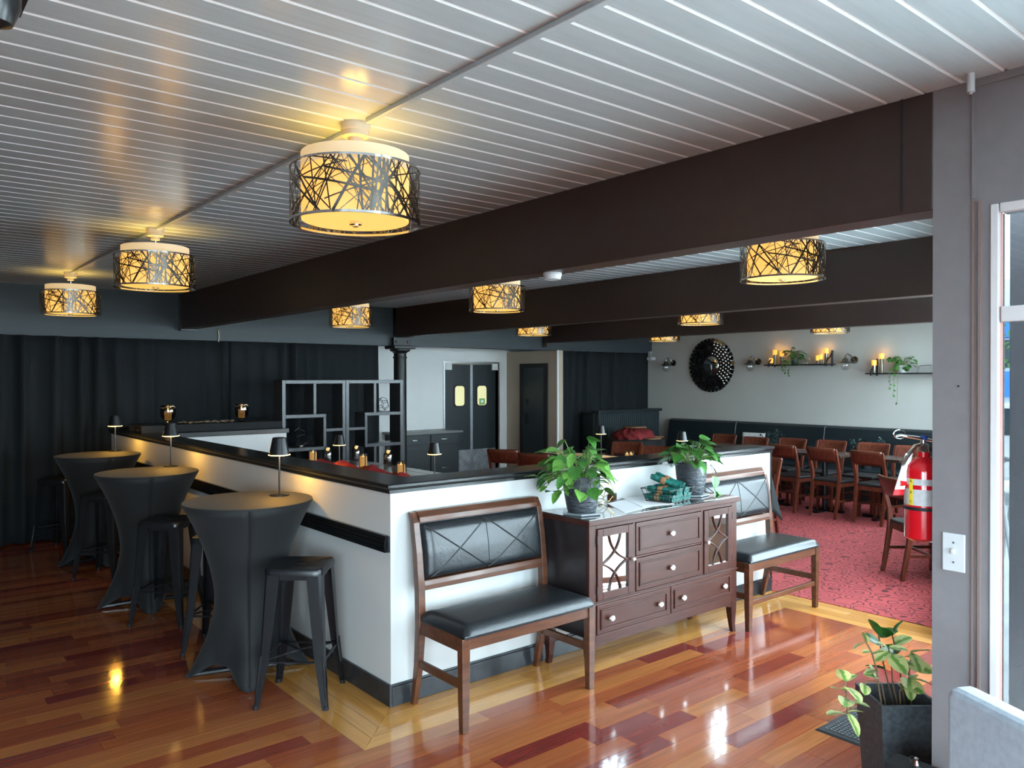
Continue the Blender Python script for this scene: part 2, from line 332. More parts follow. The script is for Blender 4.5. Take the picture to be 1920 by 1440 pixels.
# floor slab + boards
floor = struct('floor', MB().prism(FOOT, 2, -0.08, -0.012), mat('subfloor', (0.05, 0.02, 0.012), 0.8))
PW = 0.108
planks = []
xr = PX+BO+48*PW
while xr > -9.9:
    x1 = xr; x0 = max(xr-PW, -9.9); xr -= PW
    segs = [(-2.2, PY-BO)] if x1 <= PX+BO+0.001 else [(-2.2, PYR-BO)]
    if x1 > -1.15: segs = [(-2.2, 2.83)]
    elif x1 > PX+BO+0.001: segs = [(-2.2, min(PYR-BO, street_y(x1)))]
    for a, b in segs:
        y = a-random.uniform(0, 0.9)
        while y < b-0.02:
            ln = random.choice((0.45, 0.6, 0.75, 0.9, 1.2, 1.5)); y2 = min(y+ln, b)
            if b-y2 < 0.15: y2 = b
            ya = max(y, a)
            if y2 > ya+0.01: planks.append((x0, x1, ya, y2))
            y = y2
def plank_area(p):
    x0, x1, y0, y1 = p; c = ((x0+x1)/2, (y0+y1)/2, 0)
    if (Vector(c)-CP).dot(fw) < 0.6: return 0
    qs = [proj((x, y, 0)) for x, y in ((x0, y0), (x1, y0), (x1, y1), (x0, y1))]
    if min(q[2] for q in qs) < 0.3: return 0
    cx = [min(max(q[0], 0), 1920) for q in qs]; cy = [min(max(q[1], 0), 1440) for q in qs]
    return 0.5*abs(sum(cx[i]*cy[(i+1) % 4]-cx[(i+1) % 4]*cy[i] for i in range(4)))
planks.sort(key=plank_area, reverse=True)
def plank_mesh(w, l, th=0.012, g=0.0007):
    x, y = w/2-g, l/2-g
    return MB().box(-x, x, -y, y, -th, 0)
pcache = {}
far = MB()
for i, (x0, x1, y0, y1) in enumerate(planks):
    w, l = round(x1-x0, 3), round(y1-y0, 3)
    if i < 298:
        if (w, l) not in pcache:
            pcache[(w, l)] = plank_mesh(w, l).mesh('floor_plank'); pcache[(w, l)].materials.append(M_FLOOR)
        ob('floor_plank', pcache[(w, l)], None, floor, loc=((x0+x1)/2, (y0+y1)/2, 0))
    else:
        g = 0.0007; far.box(x0+g, x1-g, y0+g, y1-g, -0.012, 0)
fo = ob('floor_plank_field', far, M_FLOORI, floor); fo['kind'] = 'stuff'
# maple border: four rows round the half wall with mitres, and along the carpet
def mitre_board(pts, m):
    mb = MB(); g = 0.0013
    c = Vector((sum(p[0] for p in pts)/4, sum(p[1] for p in pts)/4))
    q = [(p[0]-(g if p[0] > c.x else -g)-c.x, p[1]-(g if p[1] > c.y else -g)-c.y) for p in pts]
    mb.hexa([(*p, -0.012) for p in q], [(*p, 0.0) for p in q])
    ob('border_board', mb, m, floor, loc=(c.x, c.y, 0.0))
rw = BO/4
for k in range(4):
    d0, d1 = k*rw, (k+1)*rw                                # distance from the wall
    # along the bar side (runs in x)
    x = PXL
    while x < PX+d0-0.02:
        x2 = x+random.uniform(0.7, 1.5)
        if x2 > PX-0.3: mitre_board([(x, PY-d1), (PX+d1, PY-d1), (PX+d0, PY-d0), (x, PY-d0)], M_MAPLEX); break
        mitre_board([(x, PY-d1), (x2, PY-d1), (x2, PY-d0), (x, PY-d0)], M_MAPLEX); x = x2
    # along the entry side (runs in y)
    y = PY-d0; first = True
    while True:
        y2 = y+random.uniform(0.6, 1.3)
        if y2 > PYR-0.45: y2 = None
        ya0, ya1 = (PY-d0, PY-d1) if first else (y, y)
        yb0, yb1 = (y2, y2) if y2 else (PYR+0.01-d0*0, PYR+0.01-d1)
        if not y2: yb0, yb1 = PYR-d0*1.0+0.0, PYR-d1
        mitre_board([(PX+d0, ya0), (PX+d1, ya1), (PX+d1, yb1), (PX+d0, yb0)], M_MAPLE)
        first = False
        if not y2: break
        y = y2
    # along the carpet edge (runs in x)
    x = PX+d0; first = True
    while x < -2.05:
        x2 = min(x+random.uniform(0.6, 1.1), -2.0)
        xa0, xa1 = (PX+d0, PX+d1) if first else (x, x)
        mitre_board([(xa1, PYR-d1), (x2, PYR-d1), (x2, PYR-d0), (xa0, PYR-d0)], M_MAPLEX); first = False; x = x2
cp = struct('floor_carpet', MB().prism([(PX-0.02, PYR), (-2.08, PYR), (-4.13, 11.1), (-10.7, 11.1), (-10.7, PY+0.1), (PX-0.02, PY+0.1)], 2, -0.011, 0.004), M_CARPET)
# ceiling boards
ceil = struct('ceiling', MB().prism(FOOT, 2, ZC+0.014, ZC+0.1), M_CEILD)
CW = 0.1262
CB = {}
def ceil_board(y1):
    if y1 in CB: return CB[y1]
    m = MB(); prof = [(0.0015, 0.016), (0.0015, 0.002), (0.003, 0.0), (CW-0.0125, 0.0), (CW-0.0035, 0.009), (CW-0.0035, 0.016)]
    me = m.prism(prof, 1, -2.3, y1).mesh('ceiling_board'); me.materials.append(M_CEIL); me.materials.append(M_LITEDGE)
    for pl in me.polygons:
        if pl.normal.x > 0.3 and pl.normal.z < -0.3: pl.material_index = 1  # only chamfers turned to the windows get the painted-in brightness
    CB[y1] = me; return me
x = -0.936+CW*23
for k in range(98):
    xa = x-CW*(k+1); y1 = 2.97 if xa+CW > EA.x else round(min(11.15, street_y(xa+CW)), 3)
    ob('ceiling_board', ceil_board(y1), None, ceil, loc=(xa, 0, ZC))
# walls
struct('wall_left', boxes((-10.8, LWX0, -2.45, -2.3, 0, ZC), (LWX1, 2.3, -2.45, -2.3, 0, ZC), (LWX0, LWX1, -2.45, -2.3, 0, 0.35), (LWX0, LWX1, -2.45, -2.3, 2.45, ZC)), M_BEAM)  # unseen wall, coloured dark to cut bounce light on the left
wl = struct('window_7', boxes((LWX0, LWX0+0.05, -2.42, -2.33, 0.35, 2.45), (LWX1-0.05, LWX1, -2.42, -2.33, 0.35, 2.45), (LWX0+0.05, LWX1-0.05, -2.42, -2.33, 2.40, 2.45), (LWX0+0.05, LWX1-0.05, -2.42, -2.33, 0.35, 0.40)), M_WFRAME)  # unseen window added to brighten the post and bar-side half wall
ob('pane', boxes((LWX0+0.05, LWX1-0.05, -2.378, -2.372, 0.40, 2.40)), M_GLASS, wl)
struct('wall_right', boxes((-10.8, -3.9, YR, YR+0.15, 0, ZC)), M_GREIGE)
# back wall with the swing-door opening
D0, D1, DZ = 7.40, 8.52, 1.955
struct('wall_back', boxes((BX-0.15, BX, -2.3, D0, 0, ZC), (BX-0.15, BX, D1, 11.2, 0, ZC), (BX-0.15, BX, D0, D1, DZ, ZC)), M_WHITE)
struct('wall_kitchen', boxes((BX-0.25, BX-0.155, D0-0.2, D1+0.2, 0, ZC)), M_BEIGE)
struct('wall_hall', boxes((BX, HX+0.02, 8.72, 8.86, 0, 2.16)), M_BEIGE)
struct('trim_hall_edge', boxes((HX+0.02, HX+0.04, 8.715, 8.75, 0, 2.16)), M_WHITE)
# slanted street wall
def ebox(m, s0, s1, n0, n1, z0, z1):
    c = [ew(s0, n0, z0), ew(s1, n0, z0), ew(s1, n1, z0), ew(s0, n1, z0)]
    return m.hexa(c, [Vector((p.x, p.y, z1)) for p in c])
wm = MB(); e = 0.0
for a, b, z0, z1 in EWIN:
    ebox(wm, e, a, -0.06, 0.06, 0, ZC); ebox(wm, a, b, -0.06, 0.06, z1, ZC)
    if z0 > 0.1: ebox(wm, a, b, -0.06, 0.06, 0, z0)
    e = b
ebox(wm, e, ELEN+0.1, -0.06, 0.06, 0, ZC)
struct('wall_street', wm, M_GREIGE)
for i, (a, b, z0, z1) in enumerate(EWIN):
    fm = MB()
    for s0, s1, q0, q1 in ((a, a+0.05, z0, z1), (b-0.05, b, z0, z1), (a+0.05, b-0.05, z1-0.05, z1), (a+0.05, b-0.05, z0, z0+0.05), ((a+b)/2-0.02, (a+b)/2+0.02, z0+0.05, z1-0.05)):
        ebox(fm, s0, s1, -0.04, 0.04, q0, q1)
    f = struct('door_3' if i == 1 else 'window_%d' % (i+8), fm, M_WFRAME)
    gm = MB(); ebox(gm, a+0.05, (a+b)/2-0.02, -0.005, 0.005, z0+0.05, z1-0.05); ebox(gm, (a+b)/2+0.02, b-0.05, -0.005, 0.005, z0+0.05, z1-0.05)
    ob('pane', gm, M_GLASS, f)
# front wall with the switch and the visible window
JX = -1.165
WX0, WX1, WZ0, WZ1 = -0.985, 1.55, 0.12, 2.262
FY = 2.83
struct('wall_front', boxes((JX, WX0-0.085, FY, FY+0.15, 0, ZC), (WX0-0.085, WX0, FY, FY+0.03, 0, ZC), (WX1, 2.15, FY, FY+0.15, 0, ZC), (WX0, WX1, FY, FY+0.15, WZ1, ZC), (WX0, WX1, FY, FY+0.15, 0, WZ0)), M_FWALL)
tr = struct('trim_1', boxes((WX0-0.055, WX0-0.047, FY-0.006, FY, 0, WZ1+0.02), (WX0-0.035, WX0-0.027, FY-0.010, FY, 0, WZ1+0.02)), mat('trim_brown_light', (0.20, 0.14, 0.125), 0.4))
struct('trim_2', boxes((-1.272, -1.266, FY-0.004, FY, 2.285, ZC)), M_BLK)
struct('trim_3', boxes((JX+0.125, JX+0.135, FY-0.008, FY, 2.29, ZC), (JX+0.135, 1.5, FY-0.008, FY, ZC-0.025, ZC)), M_FWALL)
WM = -0.72  # unseen mullion added so that only the side pane is dimmed
wf = struct('window_1', boxes((WX0, WX0+0.024, FY-0.006, FY+0.035, WZ0, WZ1), (WX1-0.05, WX1, FY-0.008, FY+0.06, WZ0, WZ1), (WM-0.03, WM+0.03, FY-0.008, FY+0.06, WZ0, WZ1-0.03), (WX0+0.028, WX1-0.05, FY-0.008, FY+0.06, WZ1-0.03, WZ1),
    (WX0+0.028, WX1-0.05, FY-0.008, FY+0.06, WZ0, WZ0+0.05), (WX0+0.029, WM-0.03, FY+0.0, FY+0.035, 1.880, 1.93)), M_WFRAME, bev=0.003)
ob('inner_stop', boxes((WX0+0.024, WX0+0.029, FY+0.012, FY+0.035, WZ0+0.05, WZ1-0.03)), M_PINK, wf)
for z0, z1 in ((WZ0+0.05, 1.88), (1.93, WZ1-0.03)): ob('dimming_pane', boxes((WX0+0.029, WM-0.03, FY+0.020, FY+0.026, z0, z1)), M_GLASS1, wf)
ob('pane', boxes((WM+0.03, WX1-0.05, FY+0.028, FY+0.034, WZ0+0.05, WZ1-0.03)), M_GLASS, wf)
# window wall behind the camera
bm_ = MB(); e = -2.3
for a, b in CWIN:
    bm_.box(2.0, 2.15, e, a, 0, ZC); bm_.box(2.0, 2.15, a, b, 2.5, ZC); bm_.box(2.0, 2.15, a, b, 0, 0.4); e = b
bm_.box(2.0, 2.15, e, FY, 0, ZC); struct('wall_behind', bm_, M_GREIGE)
for i, (a, b) in enumerate(CWIN):
    f = struct('window_%d' % (i+5), boxes((2.03, 2.1, a, a+0.05, 0.4, 2.5), (2.03, 2.1, b-0.05, b, 0.4, 2.5), (2.03, 2.1, a+0.05, b-0.05, 2.45, 2.5), (2.03, 2.1, a+0.05, b-0.05, 0.4, 0.45)), M_WFRAME)
    ob('pane', boxes((2.06, 2.066, a+0.05, b-0.05, 0.45, 2.45)), M_GLASS, f)
# beams and header
struct('trim_4', boxes((HX, JX, FY, FY+0.15, 2.275, ZC)), M_BEAM, bev=0.004)
struct('trim_5', boxes((HX, ew(2.9, 0, 0).x, 5.70, 5.85, 2.275, ZC)), M_BEAM, bev=0.004)
struct('trim_6', boxes((HX, ew(5.9, 0, 0).x, 8.50, 8.65, 2.275, ZC)), M_BEAM, bev=0.004)
struct('trim_7', boxes((HX-0.18, HX, -2.3, YR, 2.155, ZC)), M_HEAD)
struct('trim_8', boxes((HX, HX+0.10, FY-0.02, FY+0.17, 2.255, 2.275)), M_BLACKP)
struct('trim_9', boxes((HX, HX+0.012, FY-0.018, FY, 2.275, ZC)), M_BLACKP)
struct('trim_10', boxes((HX, HX+0.02, 5.66, 5.70, 2.155, ZC)), M_BLACKP)
struct('trim_11', boxes((HX, HX+0.02, 8.42, 8.50, 2.2, ZC)), M_BLACKP)
# half wall with cap, chair rail, baseboards
TH = 0.14
struct('wall_partition_bar', boxes((PXL, PX, PY, PY+TH, 0, 1.105)), M_PWALL)
struct('wall_partition_entry', boxes((PX-TH, PX, PY+TH, PYR, 0, 1.105)), M_PWALL)
struct('wall_partition_stub', boxes((-8.42, -8.30, PY+TH, 3.61, 0, 1.105)), M_PWALL)
# cap profile: (distance out from the wall face, z); the two runs meet in a mitre at the corner
CAPP = [(0.022, 1.132), (0.030, 1.138), (0.030, 1.150), (0.024, PZ), (-0.21, PZ), (-0.21, 1.105), (0.012, 1.105), (0.012, 1.122)]
def cap_mesh(pt_a, pt_b):
    n = len(CAPP); m = MB(); vs = [pt_a(d, z) for d, z in CAPP]+[pt_b(d, z) for d, z in CAPP]
    return m.add(vs, [tuple(range(n))[::-1], tuple(range(n, 2*n))]+[(i, (i+1) % n, n+(i+1) % n, n+i) for i in range(n)])
struct('trim_12', cap_mesh(lambda d, z: (PXL, PY-d, z), lambda d, z: (PX+d, PY-d, z)), M_BLACKP)
struct('trim_13', cap_mesh(lambda d, z: (PX+d, PY-d, z), lambda d, z: (PX+d, PYR+0.02, z)), M_BLACKP)
struct('trim_14', boxes((-8.45, -8.27, PY+0.20, 3.63, 1.105, PZ)), M_BLACKP, bev=0.004)
struct('trim_15', boxes((PX-TH-0.01, PX+0.010, PYR, PYR+0.012, 0, 1.105)), M_BLACKP)
railm = MB()
for z0, z1, d in ((0.796, 0.818, 0.022), (0.821, 0.841, 0.026), (0.844, 0.862, 0.024), (0.864, 0.884, 0.020)): railm.box(PXL, PX-0.02, PY-d, PY, z0, z1)
railm.box(PXL, PX-0.005, PY-0.012, PY, 0.798, 0.882)
struct('trim_16', railm, M_BLACKP)
struct('baseboard_bar', boxes((PXL, PX+0.016, PY-0.016, PY, 0.0, 0.112)), M_BASE, bev=0.003)
struct('baseboard_entry', boxes((PX, PX+0.016, PY, PYR, 0.0, 0.100), (PX, PX+0.010, PY, PYR, 0.100, 0.113)), M_BASE, bev=0.003)
# swing doors, hall door
dr = struct('door_1', boxes((BX-0.10, BX+0.015, D0-0.03, D0, 0, DZ+0.03), (BX-0.10, BX+0.015, D1, D1+0.03, 0, DZ+0.03), (BX-0.10, BX+0.015, D0, D1, DZ, DZ+0.03)), M_STEEL)
dm = (D0+D1)/2
for i, (a, b) in enumerate(((D0+0.005, dm-0.012), (dm+0.012, D1-0.045))):
    leaf = ob('door_leaf', boxes((BX-0.05, BX-0.01, a, b, 0.02, DZ-0.02)), M_DOORB, dr, bev=0.004)
    c = (a+b)/2 + (0.03 if i == 0 else -0.05)
    def rrect(w, h, r, n=5):
        pts = []
        for cx, cy, a0 in ((w-r, h-r, 0), (-w+r, h-r, 90), (-w+r, -h+r, 180), (w-r, -h+r, 270)):
            for k in range(n): t = R(a0+90*k/(n-1)); pts.append((cx+r*math.cos(t), cy+r*math.sin(t)))
        return pts
    ob('window_gasket', MB().prism([(c+p[0], 1.41+p[1]) for p in rrect(0.125, 0.20, 0.07)], 0, BX-0.012, BX-0.002), M_BLK, leaf)
    ob('window_pane', MB().prism([(c+p[0], 1.41+p[1]) for p in rrect(0.095, 0.165, 0.05)], 0, BX-0.012, BX+0.002), M_DLITE, leaf)
    ob('kick_plate', boxes((BX-0.012, BX-0.004, a+0.01, b-0.01, 0.05, 0.50)), M_KICK, leaf)
    ob('hinge_cover', boxes((BX-0.03, BX+0.02, a-0.0 if i == 0 else b-0.09, a+0.13 if i == 0 else b+0.03, DZ-0.11, DZ)), M_WHITE, leaf)
    ob('edge_strip', boxes((BX-0.045, BX-0.002, (b-0.02) if i == 0 else a-0.02, (b+0.004) if i == 0 else a+0.006, 0.02, DZ-0.02)), M_STEEL, leaf)
    if i == 1:
        ob('sticker', boxes((BX+0.002, BX+0.004, c-0.06, c+0.06, 1.255, 1.36)), M_GREEN, leaf)
        ob('sticker_ring', MB().lathe([(0.03, 0.0), (0.03, 0.002)], 16, (BX+0.004, c, 1.308), 'x'), M_STICK, leaf)
dh = struct('door_2', boxes((-10.33, -10.25, 8.69, 8.72, 0, 1.95), (-9.72, -9.64, 8.69, 8.72, 0, 1.95), (-10.25, -9.72, 8.69, 8.72, 1.88, 1.95)), M_BLK)
ob('door_leaf', boxes((-10.25, -9.72, 8.705, 8.72, 0.01, 1.88)), mat('hall_door_paint', (0.022, 0.034, 0.038), 0.35), dh)
ob('push_plate', boxes((-10.18, -10.10, 8.698, 8.705, 1.25, 1.36)), M_BLK, dh)
ob('handle', boxes((-10.20, -10.10, 8.69, 8.705, 0.92, 1.12)), M_BLK, dh)
# iron column under the header
M_IRON = mat('black_iron_paint', (0.006, 0.007, 0.008), 0.45)
cl = root('iron_column', (HX+0.02, 5.76, 0), 0, 'round black iron column with moulded capital under the dark header', 'column')
ob('shaft', MB().lathe([(0.105, 0), (0.105, 0.02), (0.092, 0.05), (0.088, 1.98), (0.10, 1.985), (0.10, 2.0), (0.088, 2.005), (0.088, 2.05)], 28, (0, 0, 0)), M_IRON, cl, smooth=True)
ob('capital', MB().lathe([(0.09, 2.05), (0.11, 2.07), (0.14, 2.085), (0.14, 2.11)], 28), M_IRON, cl, smooth=True)
ob('abacus', boxes((-0.13, 0.14, -0.17, 0.17, 2.11, 2.155)), M_IRON, cl, bev=0.008)
br = ob('bracket_plate', boxes((0.0, 0.06, -0.135, 0.135, 2.155, 2.27)), M_IRON, cl, bev=0.004)
for s_ in (-1, 1): ob('bolt', MB().lathe([(0.018, 0), (0.016, 0.012)], 10, (0.06, s_*0.09, 2.21), 'x'), M_IRON, br)

# curtains
def curtain(y0, y1, z0, z1, label, group, xo=HX-0.12, seed=0, lean=0.0, amp=0.11, pleat=0.23):
    rnd = random.Random(seed); n = max(12, int((y1-y0)/0.025)); ph = rnd.uniform(0, 6)
    o_ = [rnd.uniform(0.6, 1.3) for _ in range(200)]
    def f(u, v):
        y = y0+(y1-y0)*u; z = z1-(z1-z0)*v
        w = y+0.055*math.sin(y*5.3+ph)+0.035*math.sin(y*11.7+2*ph)+0.012*math.sin(v*2.5+y*4)
        a = amp*(0.55+0.45*math.sin(y*3.1+ph*1.7))*(0.7+0.4*v)
        xx = a*(1-abs(math.sin(PI*(w-y0)/pleat+ph))**0.6*1.6)+0.006*math.sin(y*31+v*3)
        return (xx, y+lean*v*(1-u)-(y0+y1)/2, z)
    o = ob('curtain', MB().grid(f, n, 10), M_CURT, smooth='all', solid=0.006, fix=False, loc=(xo, (y0+y1)/2, 0))
    return tag(o, label, 'curtain', group)
G = 'black floor-length curtains under the header'
curtain(-1.3, 0.95, 0.0, 2.155, 'black curtain panel out by the far left end of the back wall', G, HX+0.10, 1)
curtain(0.93, 1.62, 0.02, 2.155, 'leftmost wide blue-black curtain panel hanging down to the wooden floor', G, HX+0.04, 2, pleat=0.30)
curtain(1.60, 2.55, 0.02, 2.155, 'black pleated curtain panel behind the far cocktail table', G, HX-0.02, 3)
curtain(2.53, 3.45, 0.02, 2.155, 'black pleated curtain panel behind the two glass hurricane candles', G, HX-0.06, 4)
curtain(3.43, 4.45, 0.02, 2.155, 'black pleated curtain panel just left of and behind the open shelf unit', G, HX-0.08, 5)
curtain(4.43, 5.46, 0.02, 2.155, 'black pleated curtain panel beside the iron column', G, HX-0.08, 6)
curtain(8.80, 10.0, 0.02, 2.155, 'black curtain panel beside the warm-lit hall wall', G, HX-0.06, 7, lean=-0.10)
curtain(9.98, 11.05, 0.02, 2.155, 'black curtain panel in the corner beside the round mirror wall', G, HX-0.06, 8)

# ------------------------------------------------------------------ ceiling lamps
lat = MB(); rl = random.Random(5); LR, LH = 0.246, 0.205
for i in range(150):
    a0 = rl.uniform(0, 2*PI); da = rl.uniform(-1.25, 1.25); w = rl.choice((0.003, 0.005, 0.008)); z0, z1 = 0.0, LH
    if abs(da) > 1.0: z0, z1 = sorted((rl.uniform(0, LH), rl.uniform(0, LH))); z1 = max(z1, z0+0.06)
    n = max(3, int(abs(da)*8)); ln = math.hypot(da*LR, z1-z0); nx, nz = (z1-z0)/ln, -da*LR/ln
    vs = []
    for k in range(n+1):
        t = k/n; a = a0+da*t; z = z0+(z1-z0)*t
        for s_ in (-1, 1):
            aa = a+s_*w/2*nx/LR; zz = min(max(z+s_*w/2*nz, 0), LH); vs.append((LR*math.cos(aa), LR*math.sin(aa), zz))
    lat.add(vs, [(2*k, 2*k+1, 2*k+3, 2*k+2) for k in range(n)])
LATM = lat.mesh('lattice', False)
M_LAT = mat('polished_lattice_metal', (0.17, 0.16, 0.145), 0.22, metal=1.0)
def lamp_proto(label):
    t = root('ceiling_lamp', (0, 0, 0), 0, label, 'ceiling lamp', 'drum ceiling lamps')
    z0 = -0.385                                            # shade bottom below the ceiling
    ob('canopy', MB().lathe([(0.055, 0), (0.055, -0.028), (0.05, -0.03), (0.05, -0.05), (0.028, -0.055), (0.028, -0.075)], 24), M_CREAMM, t, smooth=True)
    ob('rod', MB().tube([(0, 0, -0.07), (0, 0, z0+0.015)], 0.008, 8), M_CHROME, t)
    sh = ob('inner_shade', MB().lathe([(0.203, z0+0.012), (0.205, z0+0.20), (0.200, z0+0.20), (0.198, z0+0.012)], 48, closed=True), M_SHADE, t, smooth=True)
    ob('shade_collar', MB().lathe([(0.205, z0+0.20), (0.205, z0+0.262), (0.200, z0+0.262), (0.200, z0+0.20)], 48, closed=True), M_SHADET, t, smooth=True)
    ob('diffuser', MB().lathe([(0.198, z0+0.010), (0.198, z0+0.016)], 48), M_DIFF, t)
    la = ob('lattice', LATM, M_LAT, t, solid=0.0012); la.location = (0, 0, z0)
    ob('rim', MB().lathe([(LR+0.002, z0-0.003), (LR+0.002, z0+0.006), (LR-0.004, z0+0.006), (LR-0.004, z0-0.003), (LR+0.002, z0-0.003)], 48, closed=True), M_CHROME, t, smooth=True)
    ob('rim', MB().lathe([(LR+0.002, z0+LH-0.004), (LR+0.002, z0+LH+0.004), (LR-0.003, z0+LH+0.004), (LR-0.003, z0+LH-0.004), (LR+0.002, z0+LH-0.004)], 48, closed=True), M_CHROME, t, smooth=True)
    ob('finial', MB().lathe([(0.001, z0-0.012), (0.012, z0-0.010), (0.012, z0-0.004), (0.024, z0-0.002), (0.024, z0+0.010)], 16), M_CHROME, t, smooth=True)
    sp = MB()
    for k in range(3): a = 2*PI*k/3; sp.tube([(0, 0, z0+0.20), (0.247*math.cos(a), 0.247*math.sin(a), z0+0.20)], 0.003, 6)
    ob('spider', sp, M_CHROME, t)
    plight('bulb_light', (0, 0, z0+0.17), (1.0, 0.62, 0.14), 3.6, 0.05, t)
    return t
LROWS = [
 (-2.725, 1.468, 'nearest and largest drum ceiling lamp with silver twig lattice, in front of the brown beam'),
 (-5.44, 1.475, 'middle drum lamp of the row of three on the left, over the cocktail tables'),
 (-8.15, 1.475, 'farthest drum lamp of the row of three on the left, by the dark header'),
 (-2.64, 4.30, 'large drum lamp behind the front brown beam, right of the white smoke detector'),
 (-5.42, 4.30, 'drum lamp behind the front brown beam, left of the white smoke detector'),
 (-8.10, 4.30, 'drum lamp hanging above the open shelf unit near the iron column'),
 (-5.36, 7.10, 'drum lamp showing below the second beam, up and left of the round mirror'),
 (-8.15, 7.10, 'small drum lamp showing below the second beam above the black hall door'),
 (-5.36, 9.87, 'drum lamp cut by the third beam, above the first wall shelf'),
 (-8.15, 9.87, 'drum lamp cut by the third beam, between black curtain and round mirror')]
LP = lamp_proto(LROWS[0][2]); LP.location = (LROWS[0][0], LROWS[0][1], ZC)
for i, (x, y, lb) in enumerate(LROWS[1:]): copy_tree(LP, (x, y, ZC), 0.0, lb)
for i, (a, b) in enumerate(((-2.64, 2.0), (-5.38, -2.76), (-8.09, -5.50))):
    o = ob('cable_raceway', boxes((-(b-a)/2, (b-a)/2, -0.012, 0.012, -0.018, 0)), M_CEIL, bev=0.003, loc=((a+b)/2, 1.475, ZC))
    tag(o, ('painted cable raceway on the ceiling running from the largest lamp toward the viewer', 'painted cable raceway on the ceiling between the largest lamp and the middle lamp', 'painted cable raceway on the ceiling between the middle lamp and the far lamp')[i], 'raceway')
o = tag(ob('sprinkler_head', MB().lathe([(0.012, 0), (0.012, -0.06), (0.005, -0.061), (0.005, -0.067)], 12), M_PLATE, smooth=True, loc=(-1.02, 2.76, ZC)), 'small white ceiling nozzle beside the brown beam at top right', 'nozzle')
p = at(1037, 512, z=2.275)
o = root('smoke_detector', (p.x, FY+0.075, 2.275), 0, 'white smoke detector under the front brown beam', 'detector')
ob('base', MB().lathe([(0.05, 0), (0.052, -0.012)], 20), M_PLATE, o); ob('cover', MB().lathe([(0.05, -0.012), (0.044, -0.035), (0.02, -0.04)], 20), M_PLATE, o, smooth=True)
o = root('track_spotlight', (-2.06, 0.26, 2.5), 0, 'dark spotlight on a black ceiling plate in the top left corner', 'spotlight')
ob('plate', boxes((-0.40, -0.20, -0.03, 0.07, 0.165, 0.18)), M_BLK, o)
ob('head', MB().lathe([(0.02, 0.12), (0.05, 0.10), (0.052, 0.03), (0.035, -0.01), (0.01, -0.02)], 20, (-0.02, -0.03, 0)), M_BMETAL, o, smooth=True)
ob('stem', MB().tube([(-0.02, -0.03, 0.11), (-0.02, -0.03, 0.15), (-0.30, 0.02, 0.17)], 0.01, 8), M_BMETAL, o)
p = at(1238, 652, z=2.13)
o = root('security_camera', (HX+0.07, 11.0, 2.155), 0, 'small white camera hanging under the header end by the right wall', 'camera')
ob('stem', MB().tube([(0, 0, 0.0), (0, 0, -0.07)], 0.008, 8), M_PLATE, o); ob('mount', boxes((-0.06, 0.0, -0.02, 0.02, -0.005, 0.03)), M_PLATE, o)
ob('body', boxes((-0.06, 0.06, -0.06, 0.06, -0.13, -0.07)), M_PLATE, o, bev=0.015)
tag(ob('pull_cord', MB().tube([(0, 0, 0.115), (0.004, 0.004, 0.03), (0, 0.0, -0.03)], 0.006, 6), M_WAXW, loc=(HX+0.012, at(409, 625, x=HX).y, 2.17)), 'pale cord hanging down the dark header left of the twig lamp over the shelf', 'cord')

# ------------------------------------------------------------------ cocktail tables and stools
def cocktail(loc, ang, label):
    t = root('cocktail_table', loc, ang, label, 'table', 'cocktail tables in black stretch covers')
    rt_, zt = 0.36, 1.0; n = 64; lv = 22
    def f(u, v):
        a = 2*PI*u; lobe = (0.5+0.5*math.cos(4*a))**2.2
        z = zt-0.012 - v*(zt-0.012)
        w = 0.185; s_ = v
        if v < 0.55:
            k = v/0.55; r = w+(rt_-w)*(1-k)**1.75
        else:
            k = (v-0.55)/0.45; r = w+(0.025+0.135*lobe)*k**1.8
            z = z+0.10*(1-lobe)*k**3
        return (r*math.cos(a), r*math.sin(a), max(z, 0.004))
    ob('stretch_cover', MB().grid(f, n, lv), M_SPAN, t, smooth='all', solid=0.003, fix=False)
    ob('top_cover', MB().lathe([(0.355, zt-0.022), (0.363, zt-0.012), (0.360, zt-0.003), (0.34, zt), (0.001, zt+0.001)], 64), M_SPAN, t, smooth=True)
    fb = MB()
    for k in range(4):
        a = PI/2*k; fb.tube([(0.05*math.cos(a), 0.05*math.sin(a), 0.03), (0.33*math.cos(a), 0.33*math.sin(a), 0.018)], 0.016, 8)
    ob('base', fb, M_BMETAL, t)
    return t
T1 = (-4.50, 1.725, 0); T2 = (-6.36, 1.66, 0); T3 = (-8.12, 1.69, 0)
cocktail(T1, R(-21), 'nearest cocktail table in a black stretch cover, beside the front metal stool')
cocktail(T2, R(-10), 'middle cocktail table in a black stretch cover with a small lamp on it')
cocktail(T3, R(5), 'farthest dark cocktail table in a black stretch cover by the curtain')
